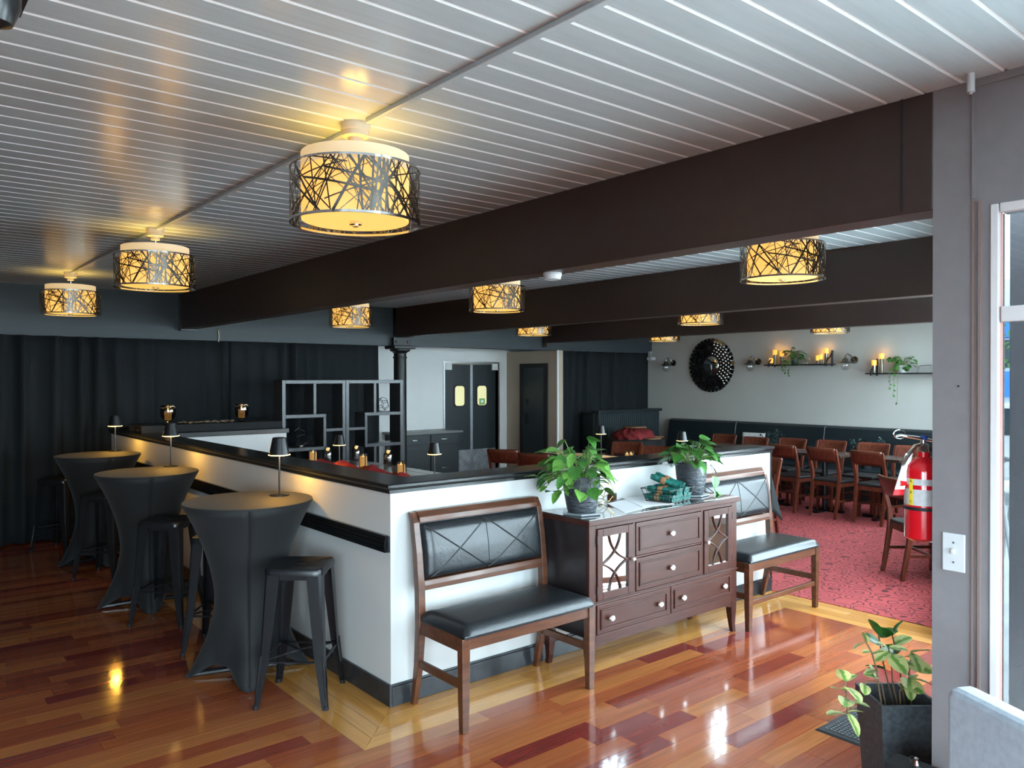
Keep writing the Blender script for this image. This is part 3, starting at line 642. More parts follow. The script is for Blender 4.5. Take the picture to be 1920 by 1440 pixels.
def stool(loc, ang, label):
    t = root('bar_stool', loc, ang, label, 'stool', 'black metal bar stools')
    h = 0.715; q = 0.150
    sp = rr = []
    for cx, cy, a0 in ((q-0.045, q-0.045, 0), (-q+0.045, q-0.045, 90), (-q+0.045, -q+0.045, 180), (q-0.045, -q+0.045, 270)):
        for k in range(6): tt = R(a0+18*k); sp = sp+[(cx+0.045*math.cos(tt), cy+0.045*math.sin(tt))]
    m = MB(); nn = len(sp); lev = [(1.03, h-0.035), (1.03, h-0.010), (0.99, h), (0.93, h-0.003), (0.3, h-0.006)]
    vs = [(x*k, y*k, z) for k, z in lev for x, y in sp]
    fs = [(i*nn+j, i*nn+(j+1) % nn, (i+1)*nn+(j+1) % nn, (i+1)*nn+j) for i in range(len(lev)-1) for j in range(nn)]+[tuple(range((len(lev)-1)*nn, len(lev)*nn)), tuple(range(nn))[::-1]]
    m.add(vs, fs); se = ob('seat', m, M_BMETAL, t, smooth=True)
    ob('grip_slot', MB().prism([(0.032*math.cos(a)*(1 if abs(math.cos(a)) < .99 else 1), 0.014*math.sin(a)) for a in [2*PI*k/16 for k in range(16)]], 2, h-0.0062, h-0.0052), M_BLK, se)
    for sx in (-1, 1):
        for sy in (-1, 1):
            a, b = (q-0.030), 0.178
            lm = MB(); N_ = 8; ring = []
            def sec(c, w):
                return [(c*sx+dx*w*sx, c*sy+dy*w*sy) for dx, dy in ((0.5, -1.0), (0.5, 0.25), (0.25, 0.5), (-1.0, 0.5), (-1.0, 0.38), (0.2, 0.36), (0.36, 0.2), (0.38, -1.0))]
            pr = [(a, 0.050, h-0.03), (a+0.012, 0.044, h-0.2), (a+0.03, 0.032, 0.25), (b, 0.020, 0.03), (b+0.006, 0.018, 0.0)]
            vs = [(*p2, z) for c, w, z in pr for p2 in sec(c, w)]
            fs = [(i*8+j, i*8+(j+1) % 8, (i+1)*8+(j+1) % 8, (i+1)*8+j) for i in range(4) for j in range(8)]+[tuple(range(8)), tuple(range(32, 40))[::-1]]
            lm.add(vs, fs); lg = ob('leg', lm, M_BMETAL, t, smooth=True)
            rb = MB(); c1, c2 = a+0.032+0.010, b+0.004
            rb.tube([(c1*sx, c1*sy, 0.27), (c2*sx, c2*sy, 0.06)], [0.008, 0.006], 8); ob('leg_rib', rb, M_BMETAL, lg, smooth=True)
            ob('foot', MB().lathe([(0.013, 0.0), (0.015, 0.02), (0.012, 0.022)], 12, ((b+0.003)*sx, (b+0.003)*sy, 0)), M_BLK, lg)
    g = 0.158
    for x0, y0, x1, y1 in ((-g, -g, g, -g), (g, -g, g, g), (g, g, -g, g), (-g, g, -g, -g)):
        ob('stretcher', MB().tube([(x0, y0, 0.235), (x1, y1, 0.235)], 0.0065, 6), M_BMETAL, t)
    ob('cross_brace', MB().tube([(-g, -g, 0.24), (0, 0, 0.252), (g, g, 0.24)], 0.006, 6).tube([(-g, g, 0.24), (0, 0, 0.245), (g, -g, 0.24)], 0.006, 6), M_BMETAL, t)
    gg = q-0.02
    for k in range(4):
        ob('top_brace', MB().prism([(-gg+0.03, h-0.033), (gg-0.03, h-0.033), (gg-0.03, h-0.10), (gg-0.055, h-0.062), (-gg+0.055, h-0.062), (-gg+0.03, h-0.10)], 1, -0.0015, 0.0015), M_BMETAL, t,
           loc=(gg*math.sin(PI/2*k)*1.02, -gg*math.cos(PI/2*k)*1.02, 0), rot=(0, 0, PI/2*k))
    return t
SP = stool((-3.972, 1.805, 0), R(49), 'nearest black metal bar stool in front of the nearest cocktail table')
copy_tree(SP, (-5.84, 1.66, 0), R(47), 'black metal bar stool between the middle and nearest cocktail tables')
copy_tree(SP, (-5.04, 1.76, 0), R(52), 'black metal bar stool half hidden behind the nearest cocktail table')
copy_tree(SP, (-7.50, 1.62, 0), R(47), 'black metal bar stool left of the middle cocktail table')
copy_tree(SP, (-8.95, 1.52, 0), R(45), 'black metal bar stool in the dark left of the farthest cocktail table')

# small table lamps
def tlamp(loc, label, power=3.0):
    t = root('table_lamp', loc, 0, label, 'table lamp', 'slim black table lamps')
    ob('base', MB().lathe([(0.058, 0), (0.058, 0.006), (0.01, 0.010)], 24), M_BMETAL, t, smooth=True)
    ob('pole', MB().tube([(0, 0, 0.008), (0, 0, 0.30)], 0.0055, 8), M_GUN, t)
    ob('shade', MB().lathe([(0.060, 0.245), (0.040, 0.345), (0.036, 0.348), (0.001, 0.349)], 28), M_BMETAL, t, smooth=True)
    ob('light_ring', MB().lathe([(0.055, 0.2435), (0.055, 0.240), (0.064, 0.242), (0.064, 0.246)], 28), M_LED, t)
    plight('lamp_light', (0, 0, 0.215), (1.0, 0.50, 0.06), power, 0.025, t)
    return t
TL = tlamp((T1[0]-0.03, 1.925, 1.001), 'small black table lamp on the nearest cocktail table', 8.0)
copy_tree(TL, (-6.60, 1.90, 1.001), 0, 'small black table lamp on the middle cocktail table')
copy_tree(TL, (-8.36, 1.89, 1.001), 0, 'small black table lamp on the farthest cocktail table')
TLC = tlamp((-7.38, 3.78, 0.775), 'left small lamp on the communal table, on the red runner between two candles', 1.6)
copy_tree(TLC, (-5.93, 3.98, 0.775), 0, 'right small lamp on the communal table, in front of the black cabinet')

# ------------------------------------------------------------------ benches
def bench(loc, label, front_bar):
    t = root('bench', loc, 0, label, 'bench', 'leather benches along the half wall')
    L2 = 0.425; FX, RX = 0.455, 0.0; sh = 0.455
    def leg(pts, w, d, nm):
        m = MB(); vs = []
        for x, y, z, k in pts:
            vs += [(x-d*k, y-w*k, z), (x+d*k, y-w*k, z), (x+d*k, y+w*k, z), (x-d*k, y+w*k, z)]
        n = len(pts); fs = [(i*4+j, i*4+(j+1) % 4, (i+1)*4+(j+1) % 4, (i+1)*4+j) for i in range(n-1) for j in range(4)]+[(3, 2, 1, 0), tuple(range(4*n-4, 4*n))]
        m.add(vs, fs); return ob(nm, m, M_BWOOD, t, bev=0.003)
    for s_ in (-1, 1):
        leg([(FX, s_*L2, 0, 0.75), (FX, s_*L2, 0.15, 0.9), (FX, s_*L2, sh, 1.0)], 0.024, 0.022, 'leg')
        leg([(RX+0.012, s_*L2, 0, 0.72), (RX+0.055, s_*L2, 0.20, 0.9), (RX+0.075, s_*L2, 0.42, 1.0), (RX+0.070, s_*L2, 0.60, 1.0), (RX+0.050, s_*L2, 0.80, 0.95), (RX+0.022, s_*L2, 0.95, 0.9), (RX-0.004, s_*L2, 1.0, 0.8)], 0.020, 0.022, 'rear_post')
        ob('stretcher', MB().box(RX+0.06, FX-0.01, s_*L2-0.011, s_*L2+0.011, 0.205, 0.245), M_BWOOD, t, bev=0.003)
        ob('seat_rail', boxes((RX+0.09, FX-0.018, s_*L2-0.013, s_*L2+0.013, 0.385, sh)), M_BWOOD, t, bev=0.003)
    ob('seat_rail', boxes((FX-0.012, FX+0.014, -L2+0.02, L2-0.02, 0.395, sh)), M_BWOOD, t, bev=0.003)
    ob('seat_rail', boxes((RX+0.055, RX+0.08, -L2+0.02, L2-0.02, 0.385, sh)), M_BWOOD, t, bev=0.003)
    if front_bar: ob('foot_rail', boxes((FX-0.014, FX+0.012, -L2+0.02, L2-0.02, 0.165, 0.20)), M_BWOOD, t, bev=0.004)
    def sf(u, v):
        x = RX+0.085+(FX+0.025-RX-0.085)*u; y = -L2-0.012+(2*L2+0.024)*v
        e_ = min(u, 1-u)*0.40; g_ = min(v, 1-v)*0.85; k = min(1, (max(min(e_, g_), 0)/0.055)); z = sh+0.012+0.045*math.sqrt(max(0, 1-(1-k)**2))
        return (x, y, z+0.006*math.sin(PI*u)*math.sin(PI*v))
    ms = MB().grid(sf, 24, 44)
    se = ob('seat_cushion', ms, M_LEATH, t, smooth='all', fix=False); 
    ob('cushion_side', boxes((RX+0.085, FX+0.025, -L2-0.012, L2+0.012, sh-0.006, sh+0.014)), M_LEATH, t, bev=0.006)
    # reclining back: rails and pad
    def bx(z): # centre line of the back
        pts = [(0.42, 0.075), (0.60, 0.070), (0.80, 0.050), (0.95, 0.022), (1.0, -0.004)]
        for (za, xa), (zb, xb) in zip(pts, pts[1:]):
            if z <= zb: return RX+xa+(xb-xa)*(z-za)/(zb-za)
        return RX-0.004
    def rail(z0, z1, d0, d1, nm):
        m = MB(); m.prism([(bx(z0)-0.018, z0), (bx(z0)+d0, z0), (bx((z0+z1)/2)+d1, (z0+z1)/2), (bx(z1)+d0*0.8, z1), (bx(z1)-0.018, z1)], 1, -L2+0.018, L2-0.018)
        return ob(nm, m, M_BWOOD, t, bev=0.004)
    rail(0.605, 0.655, 0.022, 0.024, 'lower_rail'); rail(0.948, 1.004, 0.022, 0.034, 'top_rail')
    Z0, Z1, Y = 0.658, 0.946, L2-0.020
    def padx(z, y):
        a = min((z-Z0)/(Z1-Z0), 1-(z-Z0)/(Z1-Z0)); b = min((y+Y)/(2*Y), 1-(y+Y)/(2*Y))*2.6
        k = min(1, max(min(a, b), 0)/0.16); return bx(z)-0.004+0.052*math.sqrt(max(0, 1-(1-k)**2))+0.006*math.sin(PI*(z-Z0)/(Z1-Z0))
    pad = ob('back_pad', MB().grid(lambda u, v: (padx(Z0+(Z1-Z0)*u, -Y+2*Y*v), -Y+2*Y*v, Z0+(Z1-Z0)*u), 22, 60), M_LEATH, t, smooth='all', fix=False)
    for a, b in (((Z1-0.012, -Y+0.015), (Z0+0.01, 0)), ((Z0+0.012, -Y+0.03), (Z1-0.01, 0)), ((Z1-0.01, 0.0), (Z0+0.012, Y-0.03)), ((Z0+0.01, 0.0), (Z1-0.012, Y-0.015)), ((Z1-0.012, 0), (Z0+0.012, 0))):
        pth = []
        for k in range(25):
            z = a[0]+(b[0]-a[0])*k/24; y = a[1]+(b[1]-a[1])*k/24; pth.append((padx(z, y)+0.0006, y, z))
        ob('seam', MB().tube(pth, 0.0022, 5), M_STITCH, pad)
        pth = [(p_[0]+0.0, p_[1]+0.007, p_[2]) for p_ in pth]
        if abs(a[1]-b[1]) > 0.01: ob('seam', MB().tube(pth, 0.0014, 5), M_STITCH, pad)
    ob('back_panel', boxes((RX+0.010, RX+0.03, -L2+0.02, L2-0.02, 0.65, 0.95)), M_LEATH, t)
    return t
bench((-3.508, 2.64, 0), 'black leather bench with walnut frame left of the dark sideboard', False)
bench((-3.522, 5.015, 0), 'black leather bench with foot rail right of the dark sideboard by the carpet', True)

# ------------------------------------------------------------------ sideboard
SX = -3.12
sb = root('sideboard', (SX, 3.83, 0), 0, 'dark espresso sideboard with six drawers and mirrored doors between the benches', 'sideboard')
sb['label'] = 'dark espresso sideboard with four drawers and two mirrored doors between the benches'
def sy(px, py=1050): return at(px, py, x=SX).y-3.83
y0, y1 = -0.70, 0.70; dp = -0.395
ob('top', boxes((dp, 0.018, y0-0.018, y1+0.018, 0.872, 0.902)), M_SWOOD, sb, bev=0.004)
ob('glass_top', boxes((dp+0.012, 0.010, y0-0.008, y1+0.008, 0.902, 0.907)), mat('dark_glass_top', (0.035, 0.03, 0.03), 0.05, coat=0.6), sb)
ob('carcass', boxes((dp+0.01, -0.022, y0, y1, 0.235, 0.872)), mat('sideboard_dark_side', (0.018, 0.013, 0.014), 0.35, var=0.2), sb)
fr = MB()
for b in ((-0.022, 0, y0, y0+0.055, 0.20, 0.872), (-0.022, 0, y1-0.055, y1, 0.20, 0.872), (-0.022, 0, y0+0.055, y1-0.055, 0.848, 0.872), (-0.022, 0, y0+0.055, y1-0.055, 0.418, 0.436), (-0.022, 0, y0+0.055, y1-0.055, 0.205, 0.245),
          (-0.022, 0, -0.335, -0.315, 0.436, 0.848), (-0.022, 0, 0.315, 0.335, 0.436, 0.848), (-0.022, 0, -0.312, 0.312, 0.637, 0.647), (-0.022, 0, -0.008, 0.008, 0.245, 0.418)): fr.box(*b)
ob('face_frame', fr, M_SWOOD, sb, bev=0.002)
ob('moulding', boxes((dp+0.004, 0.008, y0-0.006, y1+0.006, 0.416, 0.430)), M_SWOOD, sb, bev=0.003)
def drawer(ya, yb, za, zb, knobs):
    d = ob('drawer', boxes((-0.015, 0.004, ya, yb, za, zb)), M_SWOOD, sb, bev=0.003)
    f = 0.026; m = MB()
    for b in ((0.004, 0.011, ya+f, yb-f, za+f, za+f+0.007), (0.004, 0.011, ya+f, yb-f, zb-f-0.007, zb-f), (0.004, 0.011, ya+f, ya+f+0.007, za+f, zb-f), (0.004, 0.011, yb-f-0.007, yb-f, za+f, zb-f)): m.box(*b)
    ob('drawer_bead', m, M_SWOOD, d, bev=0.002)
    ob('drawer_panel', boxes((0.004, 0.007, ya+f+0.012, yb-f-0.012, za+f+0.012, zb-f-0.012)), M_SWOOD, d, bev=0.002)
    for k in knobs: knob(d, ya+(yb-ya)*k, (za+zb)/2, 0.022)
def knob(par, y, z, r):
    m = MB().lathe([(0.006, 0.004), (0.006, 0.018), (r*0.9, 0.020), (r, 0.026), (r*0.8, 0.033), (0.002, 0.036)], 20, (0, 0, 0), 'x')
    m.v = [(v[0], v[1]+y, v[2]*0.78+z) for v in m.v]
    ob('knob', m, M_KNOB, par, smooth=True)
drawer(-0.312, 0.312, 0.650, 0.845, (0.5,)); drawer(-0.312, 0.312, 0.440, 0.634, (0.5,))
drawer(y0+0.06, -0.010, 0.248, 0.414, (0.16, 0.84)); drawer(0.010, y1-0.06, 0.248, 0.414, (0.16, 0.84))
for s_ in (-1, 1):
    a, b = sorted((s_*0.338, s_*(0.64))); za, zb = 0.440, 0.845; f = 0.045
    d = ob('door', boxes((-0.012, 0.008, a, a+f, za, zb), (-0.012, 0.008, b-f, b, za, zb), (-0.012, 0.008, a+f, b-f, zb-f, zb), (-0.012, 0.008, a+f, b-f, za, za+f)), M_SWOOD, sb, bev=0.003)
    ob('mirror_panel', boxes((-0.010, -0.004, a+f, b-f, za+f, zb-f)), M_MIRROR, d)
    ya, yb, zc_, hh = a+f, b-f, (za+zb)/2, (zb-za)/2-f; ym = (ya+yb)/2; w = (yb-ya)/2
    def arc(p0, pc, p1):
        return [(0.0, (1-t)**2*p0[0]+2*t*(1-t)*pc[0]+t*t*p1[0], (1-t)**2*p0[1]+2*t*(1-t)*pc[1]+t*t*p1[1]) for t in [k/12 for k in range(13)]]
    for sg in (-1, 1):
        ob('muntin', MB().tube(arc((ym+sg*w*0.45, zc_+hh), (ym+sg*w*0.25, zc_+hh*0.30), (ym-sg*w, zc_+0.0)), 0.0065, 6), M_SWOOD, d, smooth=True)
        ob('muntin', MB().tube(arc((ym+sg*w*0.45, zc_-hh), (ym+sg*w*0.25, zc_-hh*0.30), (ym-sg*w, zc_-0.0)), 0.0065, 6), M_SWOOD, d, smooth=True)
    knob(d, (b-0.018) if s_ < 0 else (a+0.018), zc_, 0.015)
    for hz in (za+0.06, zb-0.06): ob('hinge', MB().tube([(0.006, a if s_ < 0 else b, hz-0.022), (0.006, a if s_ < 0 else b, hz+0.022)], 0.005, 6), M_BLK, d)
for yy in (y0+0.028, y1-0.028):
    for xx, k in ((-0.022, 1), (dp+0.04, -1)):
        m = MB(); vs = []
        for z, w, o_ in ((0.24, 0.028, 0), (0.14, 0.026, 0.0), (0.05, 0.018, 0.004), (0.0, 0.016, 0.012)):
            vs += [(xx-w+k*o_, yy-w, z), (xx+w*0.8+k*o_, yy-w, z), (xx+w*0.8+k*o_, yy+w, z), (xx-w+k*o_, yy+w, z)]
        m.add(vs, [(i*4+j, i*4+(j+1) % 4, (i+1)*4+(j+1) % 4, (i+1)*4+j) for i in range(3) for j in range(4)]+[(0, 1, 2, 3), (15, 14, 13, 12)])
        ob('leg', m, M_SWOOD, sb, bev=0.003)
ob('apron', MB().prism([(y0+0.05, 0.205), (y0+0.05, 0.165), (y0+0.14, 0.185), (y1-0.14, 0.185), (y1-0.05, 0.165), (y1-0.05, 0.205)], 0, -0.02, -0.004), M_SWOOD, sb, bev=0.002)
STOP = 0.907

# ------------------------------------------------------------------ plants
def leaf_mesh(name, kind):
    m = MB(); n = 7
    if kind == 'heart': prof = [(0, 0.05), (0.06, 0.62), (0.2, 0.94), (0.4, 1.0), (0.62, 0.76), (0.82, 0.40), (1.0, 0.02)]; cup, dr, wv = 0.16, 0.42, 0.0
    elif kind == 'long': prof = [(0, 0.05), (0.12, 0.55), (0.28, 0.85), (0.45, 1.0), (0.65, 0.85), (0.84, 0.5), (1.0, 0.03)]; cup, dr, wv = 0.30, 0.55, 0.16
    else: prof = [(0, 0.05), (0.1, 0.65), (0.28, 0.98), (0.5, 1.0), (0.72, 0.85), (0.9, 0.5), (1.0, 0.05)]; cup, dr, wv = 0.22, 0.30, 0.05
    W_ = {'heart': 0.44, 'long': 0.24, 'oval': 0.36}[kind]
    for i, (t, w) in enumerate(prof):
        z = -dr*t*t*0.6+0.08*t
        for s_ in (-1, -0.5, 0, 0.5, 1): m.v.append((s_*w*W_, t-(0.06 if (abs(s_) > 0.4 and i < 2 and kind == 'heart') else 0), z+cup*abs(s_)*w*W_+wv*0.2*math.sin(i*2.4)*abs(s_)))
    for i in range(n-1):
        for j in range(4): m.f.append((i*5+j, i*5+j+1, (i+1)*5+j+1, (i+1)*5+j))
    return m.mesh(name, False)
LM = {k: leaf_mesh('leaf', k) for k in ('heart', 'long', 'oval')}
def leaf_of(kind, m):
    key = (kind, m.name)
    if key not in LM:
        me = LM[kind].copy(); me.materials.append(m); me.polygons.foreach_set('use_smooth', [True]*len(me.polygons)); LM[key] = me
    return LM[key]
def put_leaf(par, kind, m, base, direction, size, roll=0.0):
    d = Vector(direction).normalized(); ux = d.cross(Vector((0, 0, 1)))
    if ux.length < 0.05: ux = Vector((1, 0, 0))
    ux.normalize(); uz = ux.cross(d)
    mt = Matrix((ux, d, uz)).transposed() @ Matrix.Rotation(roll, 3, 'Y')
    o = bpy.data.objects.new('leaf', leaf_of(kind, m)); COL.objects.link(o); o.parent = par
    o.matrix_local = Matrix.Translation(base) @ mt.to_4x4() @ Matrix.Scale(size, 4)
    return o
def bushy(par, z0, n, rnd, rmax, hmax, sizes, kinds, mats, bias=(0, 0), stemr=0.0022, droop=0.0):
    st = MB()
    for i in range(n):
        a = 2*PI*(i*0.618+rnd.uniform(-0.05, 0.05)); rr = rmax*(0.25+0.75*math.sqrt(rnd.random())); h = hmax*(1-0.75*(rr/rmax)**2)*rnd.uniform(0.55, 1.1)-droop*max(0, rr/rmax-0.7)*3
        p = Vector((rr*math.cos(a)+bias[0]*rr/rmax, rr*math.sin(a)+bias[1]*rr/rmax, z0+h))
        b0 = Vector((0.03*math.cos(a), 0.03*math.sin(a), z0-0.01)); md = (b0+p)/2+Vector((0, 0, 0.25*hmax))
        st.tube([b0, b0.lerp(md, .6)*.5+b0.lerp(p, .3)*.5, md*.5+(b0+p)/4, p], stemr, 5)
        k = rnd.choice(kinds); d = Vector((math.cos(a), math.sin(a), rnd.uniform(-0.95, 0.45)))+Vector((bias[0], bias[1], 0))*2
        put_leaf(par, k, rnd.choice(mats), p, d, rnd.uniform(*sizes)*(1.35 if k == 'long' else 1), rnd.uniform(-0.6, 0.6))
    ob('stems', st, M_STEM, par, smooth=True)
def pot(par, r0, r1, h):
    ob('pot', MB().lathe([(r0*0.92, 0), (r0, 0.006), (r0*1.12, h*0.25), (r1*0.98, h*0.6), (r1*1.02, h*0.85), (r1, h), (r1-0.007, h), (r1-0.012, h-0.03), (0.001, h-0.035)], 40), M_POT, par, smooth=True)
    ob('soil', MB().lathe([(r1-0.012, h-0.030), (0.001, h-0.022)], 24), M_SOIL, par)
def hexsaucer(par, r, h):
    ob('saucer', MB().lathe([(r*0.93, 0), (r, 0.004), (r, h), (r*0.97, h+0.001), (0.001, h+0.001)], 6), M_SAUCER, par, bev=0.002)
rnd = random.Random(11)
pa = at(1086, 958, z=STOP+0.012)
p1 = root('potted_plant', (pa.x+0.02, pa.y, STOP), R(15), 'bushy pothos with ruffled leaves in a charcoal pot on the sideboard, left end', 'plant', 'potted plants on the sideboard')
hexsaucer(p1, 0.125, 0.012); pp = p1
def lifted(par, z):
    return par
pot(p1, 0.084, 0.108, 0.21)
for o in p1.children:
    if o.name.split('.')[0] in ('pot', 'soil'): o.location.z = 0.0135
bushy(p1, 0.215, 84, rnd, 0.19, 0.24, (0.055, 0.10), ('heart', 'heart', 'long'), (M_LEAF, M_LEAF, M_LEAF2), bias=(-0.02, -0.07), droop=0.13)
st = MB(); rl2 = random.Random(4)
for k in range(3):                                         # ruffled fern-like fronds
    a = (-2.4, -1.5, -0.4)[k]; pts = [Vector((0.02*math.cos(a), 0.02*math.sin(a), 0.2))]
    for j in range(1, 6): pts.append(Vector(((0.04*j)*math.cos(a), (0.045*j)*math.sin(a), 0.2+0.07*math.sin(j*0.62)-0.008*j)))
    st.tube(pts, 0.0025, 5)
    for j in range(1, 6):
        for s_ in (-1, 1):
            put_leaf(p1, 'long', M_LEAF2, pts[j], (math.cos(a+s_*0.9), math.sin(a+s_*0.9), -0.1), 0.075, rl2.uniform(-0.4, 0.4))
ob('fronds', st, M_STEM, p1)
pb = at(1296, 925, z=STOP+0.012)
p2 = root('potted_plant', (pb.x, pb.y, STOP), R(40), 'trailing pothos with heart leaves in a charcoal pot at the right end of the sideboard', 'plant', 'potted plants on the sideboard')
hexsaucer(p2, 0.122, 0.012); pot(p2, 0.082, 0.104, 0.21)
for o in p2.children:
    if o.name.split('.')[0] in ('pot', 'soil'): o.location.z = 0.0135
bushy(p2, 0.215, 56, rnd, 0.155, 0.20, (0.06, 0.11), ('heart',), (M_LEAF,), droop=0.03)
tr_ = MB(); pts = [Vector((0.02, 0.06, 0.21)), Vector((0.05, 0.12, 0.20)), Vector((0.06, 0.15, 0.12)), Vector((0.055, 0.155, 0.03)), Vector((0.075, 0.16, 0.02))]
Rz = Matrix.Rotation(R(-40), 3, 'Z'); pts = [Rz @ Vector((v.x+0.02, v.y, v.z)) for v in pts]
tr_.tube(pts, 0.0022, 5); ob('trailing_stem', tr_, M_STEM, p2)
for j, q in enumerate(pts[1:]): put_leaf(p2, 'heart', M_LEAF, q, Rz @ Vector((0.3, 0.5*(-1)**j+0.3, -0.9)), 0.085, 0.4*(-1)**j)

# things on the sideboard
def dodeca(name, loc, r, m, label, cat, wire=0.0022, group=None, rot=0.3):
    t = root(name, loc, rot, label, cat, group)
    b = bmesh.new(); g = (1+5**0.5)/2; vs = []
    for x in (-1, 1):
        for y in (-1, 1):
            for z in (-1, 1): vs.append((x, y, z))
    for a in (-1, 1):
        for c in (-1, 1): vs += [(0, a/g, c*g), (a/g, c*g, 0), (a*g, 0, c/g)]
    V_ = [Vector(v) for v in vs]; ax = Vector((0, 1, g)).normalized(); q = ax.rotation_difference(Vector((0, 0, 1)))
    V_ = [q @ v for v in V_]; zmin = min(v.z for v in V_); el = 2/g*1.01; s_ = r/3**0.5
    fm = MB()
    for i in range(20):
        for j in range(i+1, 20):
            if (V_[i]-V_[j]).length < el: fm.tube([(V_[i]-Vector((0, 0, zmin)))*s_+Vector((0, 0, wire)), (V_[j]-Vector((0, 0, zmin)))*s_+Vector((0, 0, wire))], wire, 5)
    ob('wire_frame', fm, m, t); b.free()
    ob('tealight', MB().lathe([(0.018, wire*1.5), (0.018, 0.018), (0.001, 0.018)], 14), M_WAXW, t)
    return t
q = at(1127, 945, z=STOP); dodeca('geometric_terrarium', (q.x, q.y, STOP), 0.085, M_BRASS, 'gold wire geometric terrarium behind the left potted plant on the sideboard', 'terrarium', 0.0022, None, 0.5)
for (pxs, lab) in ((((1138, 944), (1188, 934), (1222, 950), (1172, 962)), 'left white printed sheet on the sideboard'), (((1166, 934), (1226, 930), (1266, 946), (1206, 952)), 'right white printed sheet on the sideboard, nearer the napkin basket')):
    cs = [at(a, b, z=STOP) for a, b in pxs]; c = sum(cs, Vector())/4
    m = MB(); m.hexa([(v.x-c.x, v.y-c.y, 0.0004) for v in cs], [(v.x-c.x, v.y-c.y, 0.0016) for v in cs])
    o = ob('menu_sheet', m, M_PAPER, loc=(c.x, c.y, STOP+(0.0 if 'left' in lab else 0.002))); tag(o, lab, 'paper', 'printed sheets')
q = at(1148, 938, z=STOP); o = root('wooden_block', (q.x, q.y, STOP), R(20), 'small dark wooden card holder behind the printed sheets', 'card holder')
ob('block', boxes((-0.02, 0.02, -0.03, 0.03, 0.0, 0.045)), M_SWOOD, o, bev=0.003); ob('card', boxes((-0.002, 0.002, -0.026, 0.026, 0.04, 0.048)), M_BLK, o)
q = at(1252, 938, z=STOP); bk = root('wire_basket', (q.x, q.y, STOP), R(8), 'black wire basket on the sideboard filled with rolled green napkins', 'basket')
m = MB()
for z, a, b in ((0.003, 0.085, 0.125), (0.045, 0.098, 0.140), (0.085, 0.108, 0.155)): m.tube([(-a, -b, z), (a, -b, z), (a, b, z), (-a, b, z), (-a, -b, z)], 0.0025, 5)
for k in range(-3, 4):
    m.tube([(-0.108, k*0.05, 0.085), (-0.085, k*0.04, 0.003), (0.085, k*0.04, 0.003), (0.108, k*0.05, 0.085)], 0.002, 5)
for k in range(-2, 3): m.tube([(k*0.05, -0.155, 0.085), (k*0.04, -0.125, 0.003), (k*0.04, 0.125, 0.003), (k*0.05, 0.155, 0.085)], 0.002, 5)
ob('basket_wires', m, M_BMETAL, bk)
def napkin(lx, ly, lz, yaw, pitch, label):
    c = Matrix.Rotation(R(8), 3, 'Z') @ Vector((lx, ly, lz)); t = root('napkin_roll', (q.x+c.x, q.y+c.y, STOP+c.z), 0, label, 'napkin', 'rolled emerald napkins with paper bands')
    t.rotation_euler = (0, pitch, yaw+R(8))
    m = MB(); pth = [(-0.10+0.2*k/10, 0, 0.002*math.sin(k*1.7)) for k in range(11)]
    m.tube(pth, [0.017, 0.021, 0.020, 0.021, 0.0205, 0.020, 0.021, 0.0215, 0.021, 0.023, 0.026], 14); ob('roll', m, M_EMER, t, smooth=True)
    ob('spiral_end', MB().tube([(0.101, 0.018*(1-k/26)*math.cos(k*0.7), 0.018*(1-k/26)*math.sin(k*0.7)) for k in range(24)], 0.002, 4), M_EMER, t)
    ob('paper_band', MB().lathe([(0.0225, -0.016), (0.0235, -0.014), (0.0235, 0.014), (0.0225, 0.016)], 18, (-0.015, 0, 0), 'x'), M_KRAFT, t, smooth=True)
nap = [(0.0, -0.095, 0.030, 0.05, 0.0, 'bottom layer, left end'), (0.0, -0.048, 0.030, 0.0, 0.0, 'bottom layer, left of middle'), (0.0, 0.0, 0.030, -0.04, 0.0, 'bottom layer, middle'), (0.0, 0.048, 0.030, 0.03, 0, 'bottom layer, right of middle'), (0.0, 0.096, 0.030, 0.0, 0, 'bottom layer, right end'),
       (0.005, -0.07, 0.073, 0.25, 0.05, 'second layer, leftmost'), (0.01, -0.02, 0.075, -0.1, 0.05, 'second layer, middle'), (0.01, 0.03, 0.074, 0.1, 0.05, 'second layer, right of middle'), (0.0, 0.08, 0.073, -0.1, 0.05, 'second layer, rightmost'),
       (-0.01, -0.01, 0.122, 0.35, 0.30, 'top layer, left one with a wide band'), (-0.02, 0.055, 0.124, 0.15, 0.32, 'top layer, right one tilted up')]
for lx, ly, lz, yw, pt, lb in nap: napkin(lx, ly, lz, yw, pt, 'rolled emerald napkin in the wire basket, '+lb)

# ------------------------------------------------------------------ shelf units, stub wall top, bar things
def shelf_unit(loc, flip, label):
    t = root('open_shelf_unit', loc, 0, label, 'shelf', 'black open shelf units')
    w, h, d, k = 0.80, 1.685, 0.26, 0.042
    f = (lambda y: y) if not flip else (lambda y: w-y)
    def part(nm, ya, yb, za, zb):
        a, b = sorted((f(ya), f(yb))); ob(nm, boxes((-d, 0, a, b, za, zb)), M_SHELF, t, bev=0.002)
    part('side_panel', 0, k, 0, h); part('side_panel', w-k, w, 0, h); part('top_panel', k, w-k, h-k, h)
    part('divider', 0.385, 0.42, 1.285, h-k); part('shelf', k, 0.545, 1.245, 1.285); part('divider', 0.51, 0.545, 0.82, 1.245) if False else part('divider', 0.51, 0.545, 0.90, 1.245)
    part('shelf', k, 0.545, 0.86, 0.90); part('shelf', 0.545, w-k, 1.075, 1.11); part('divider', 0.385, 0.42, 0.42, 0.86); part('shelf', k, w-k, 0.385, 0.42); part('shelf', k, w-k, 0.03, 0.07)
    return t
M_SHELF = mat('black_shelf_board', (0.035, 0.038, 0.042), 0.28, var=0.15, scale=10)
sxp = -8.60; sl = at(529, 714, x=sxp).y
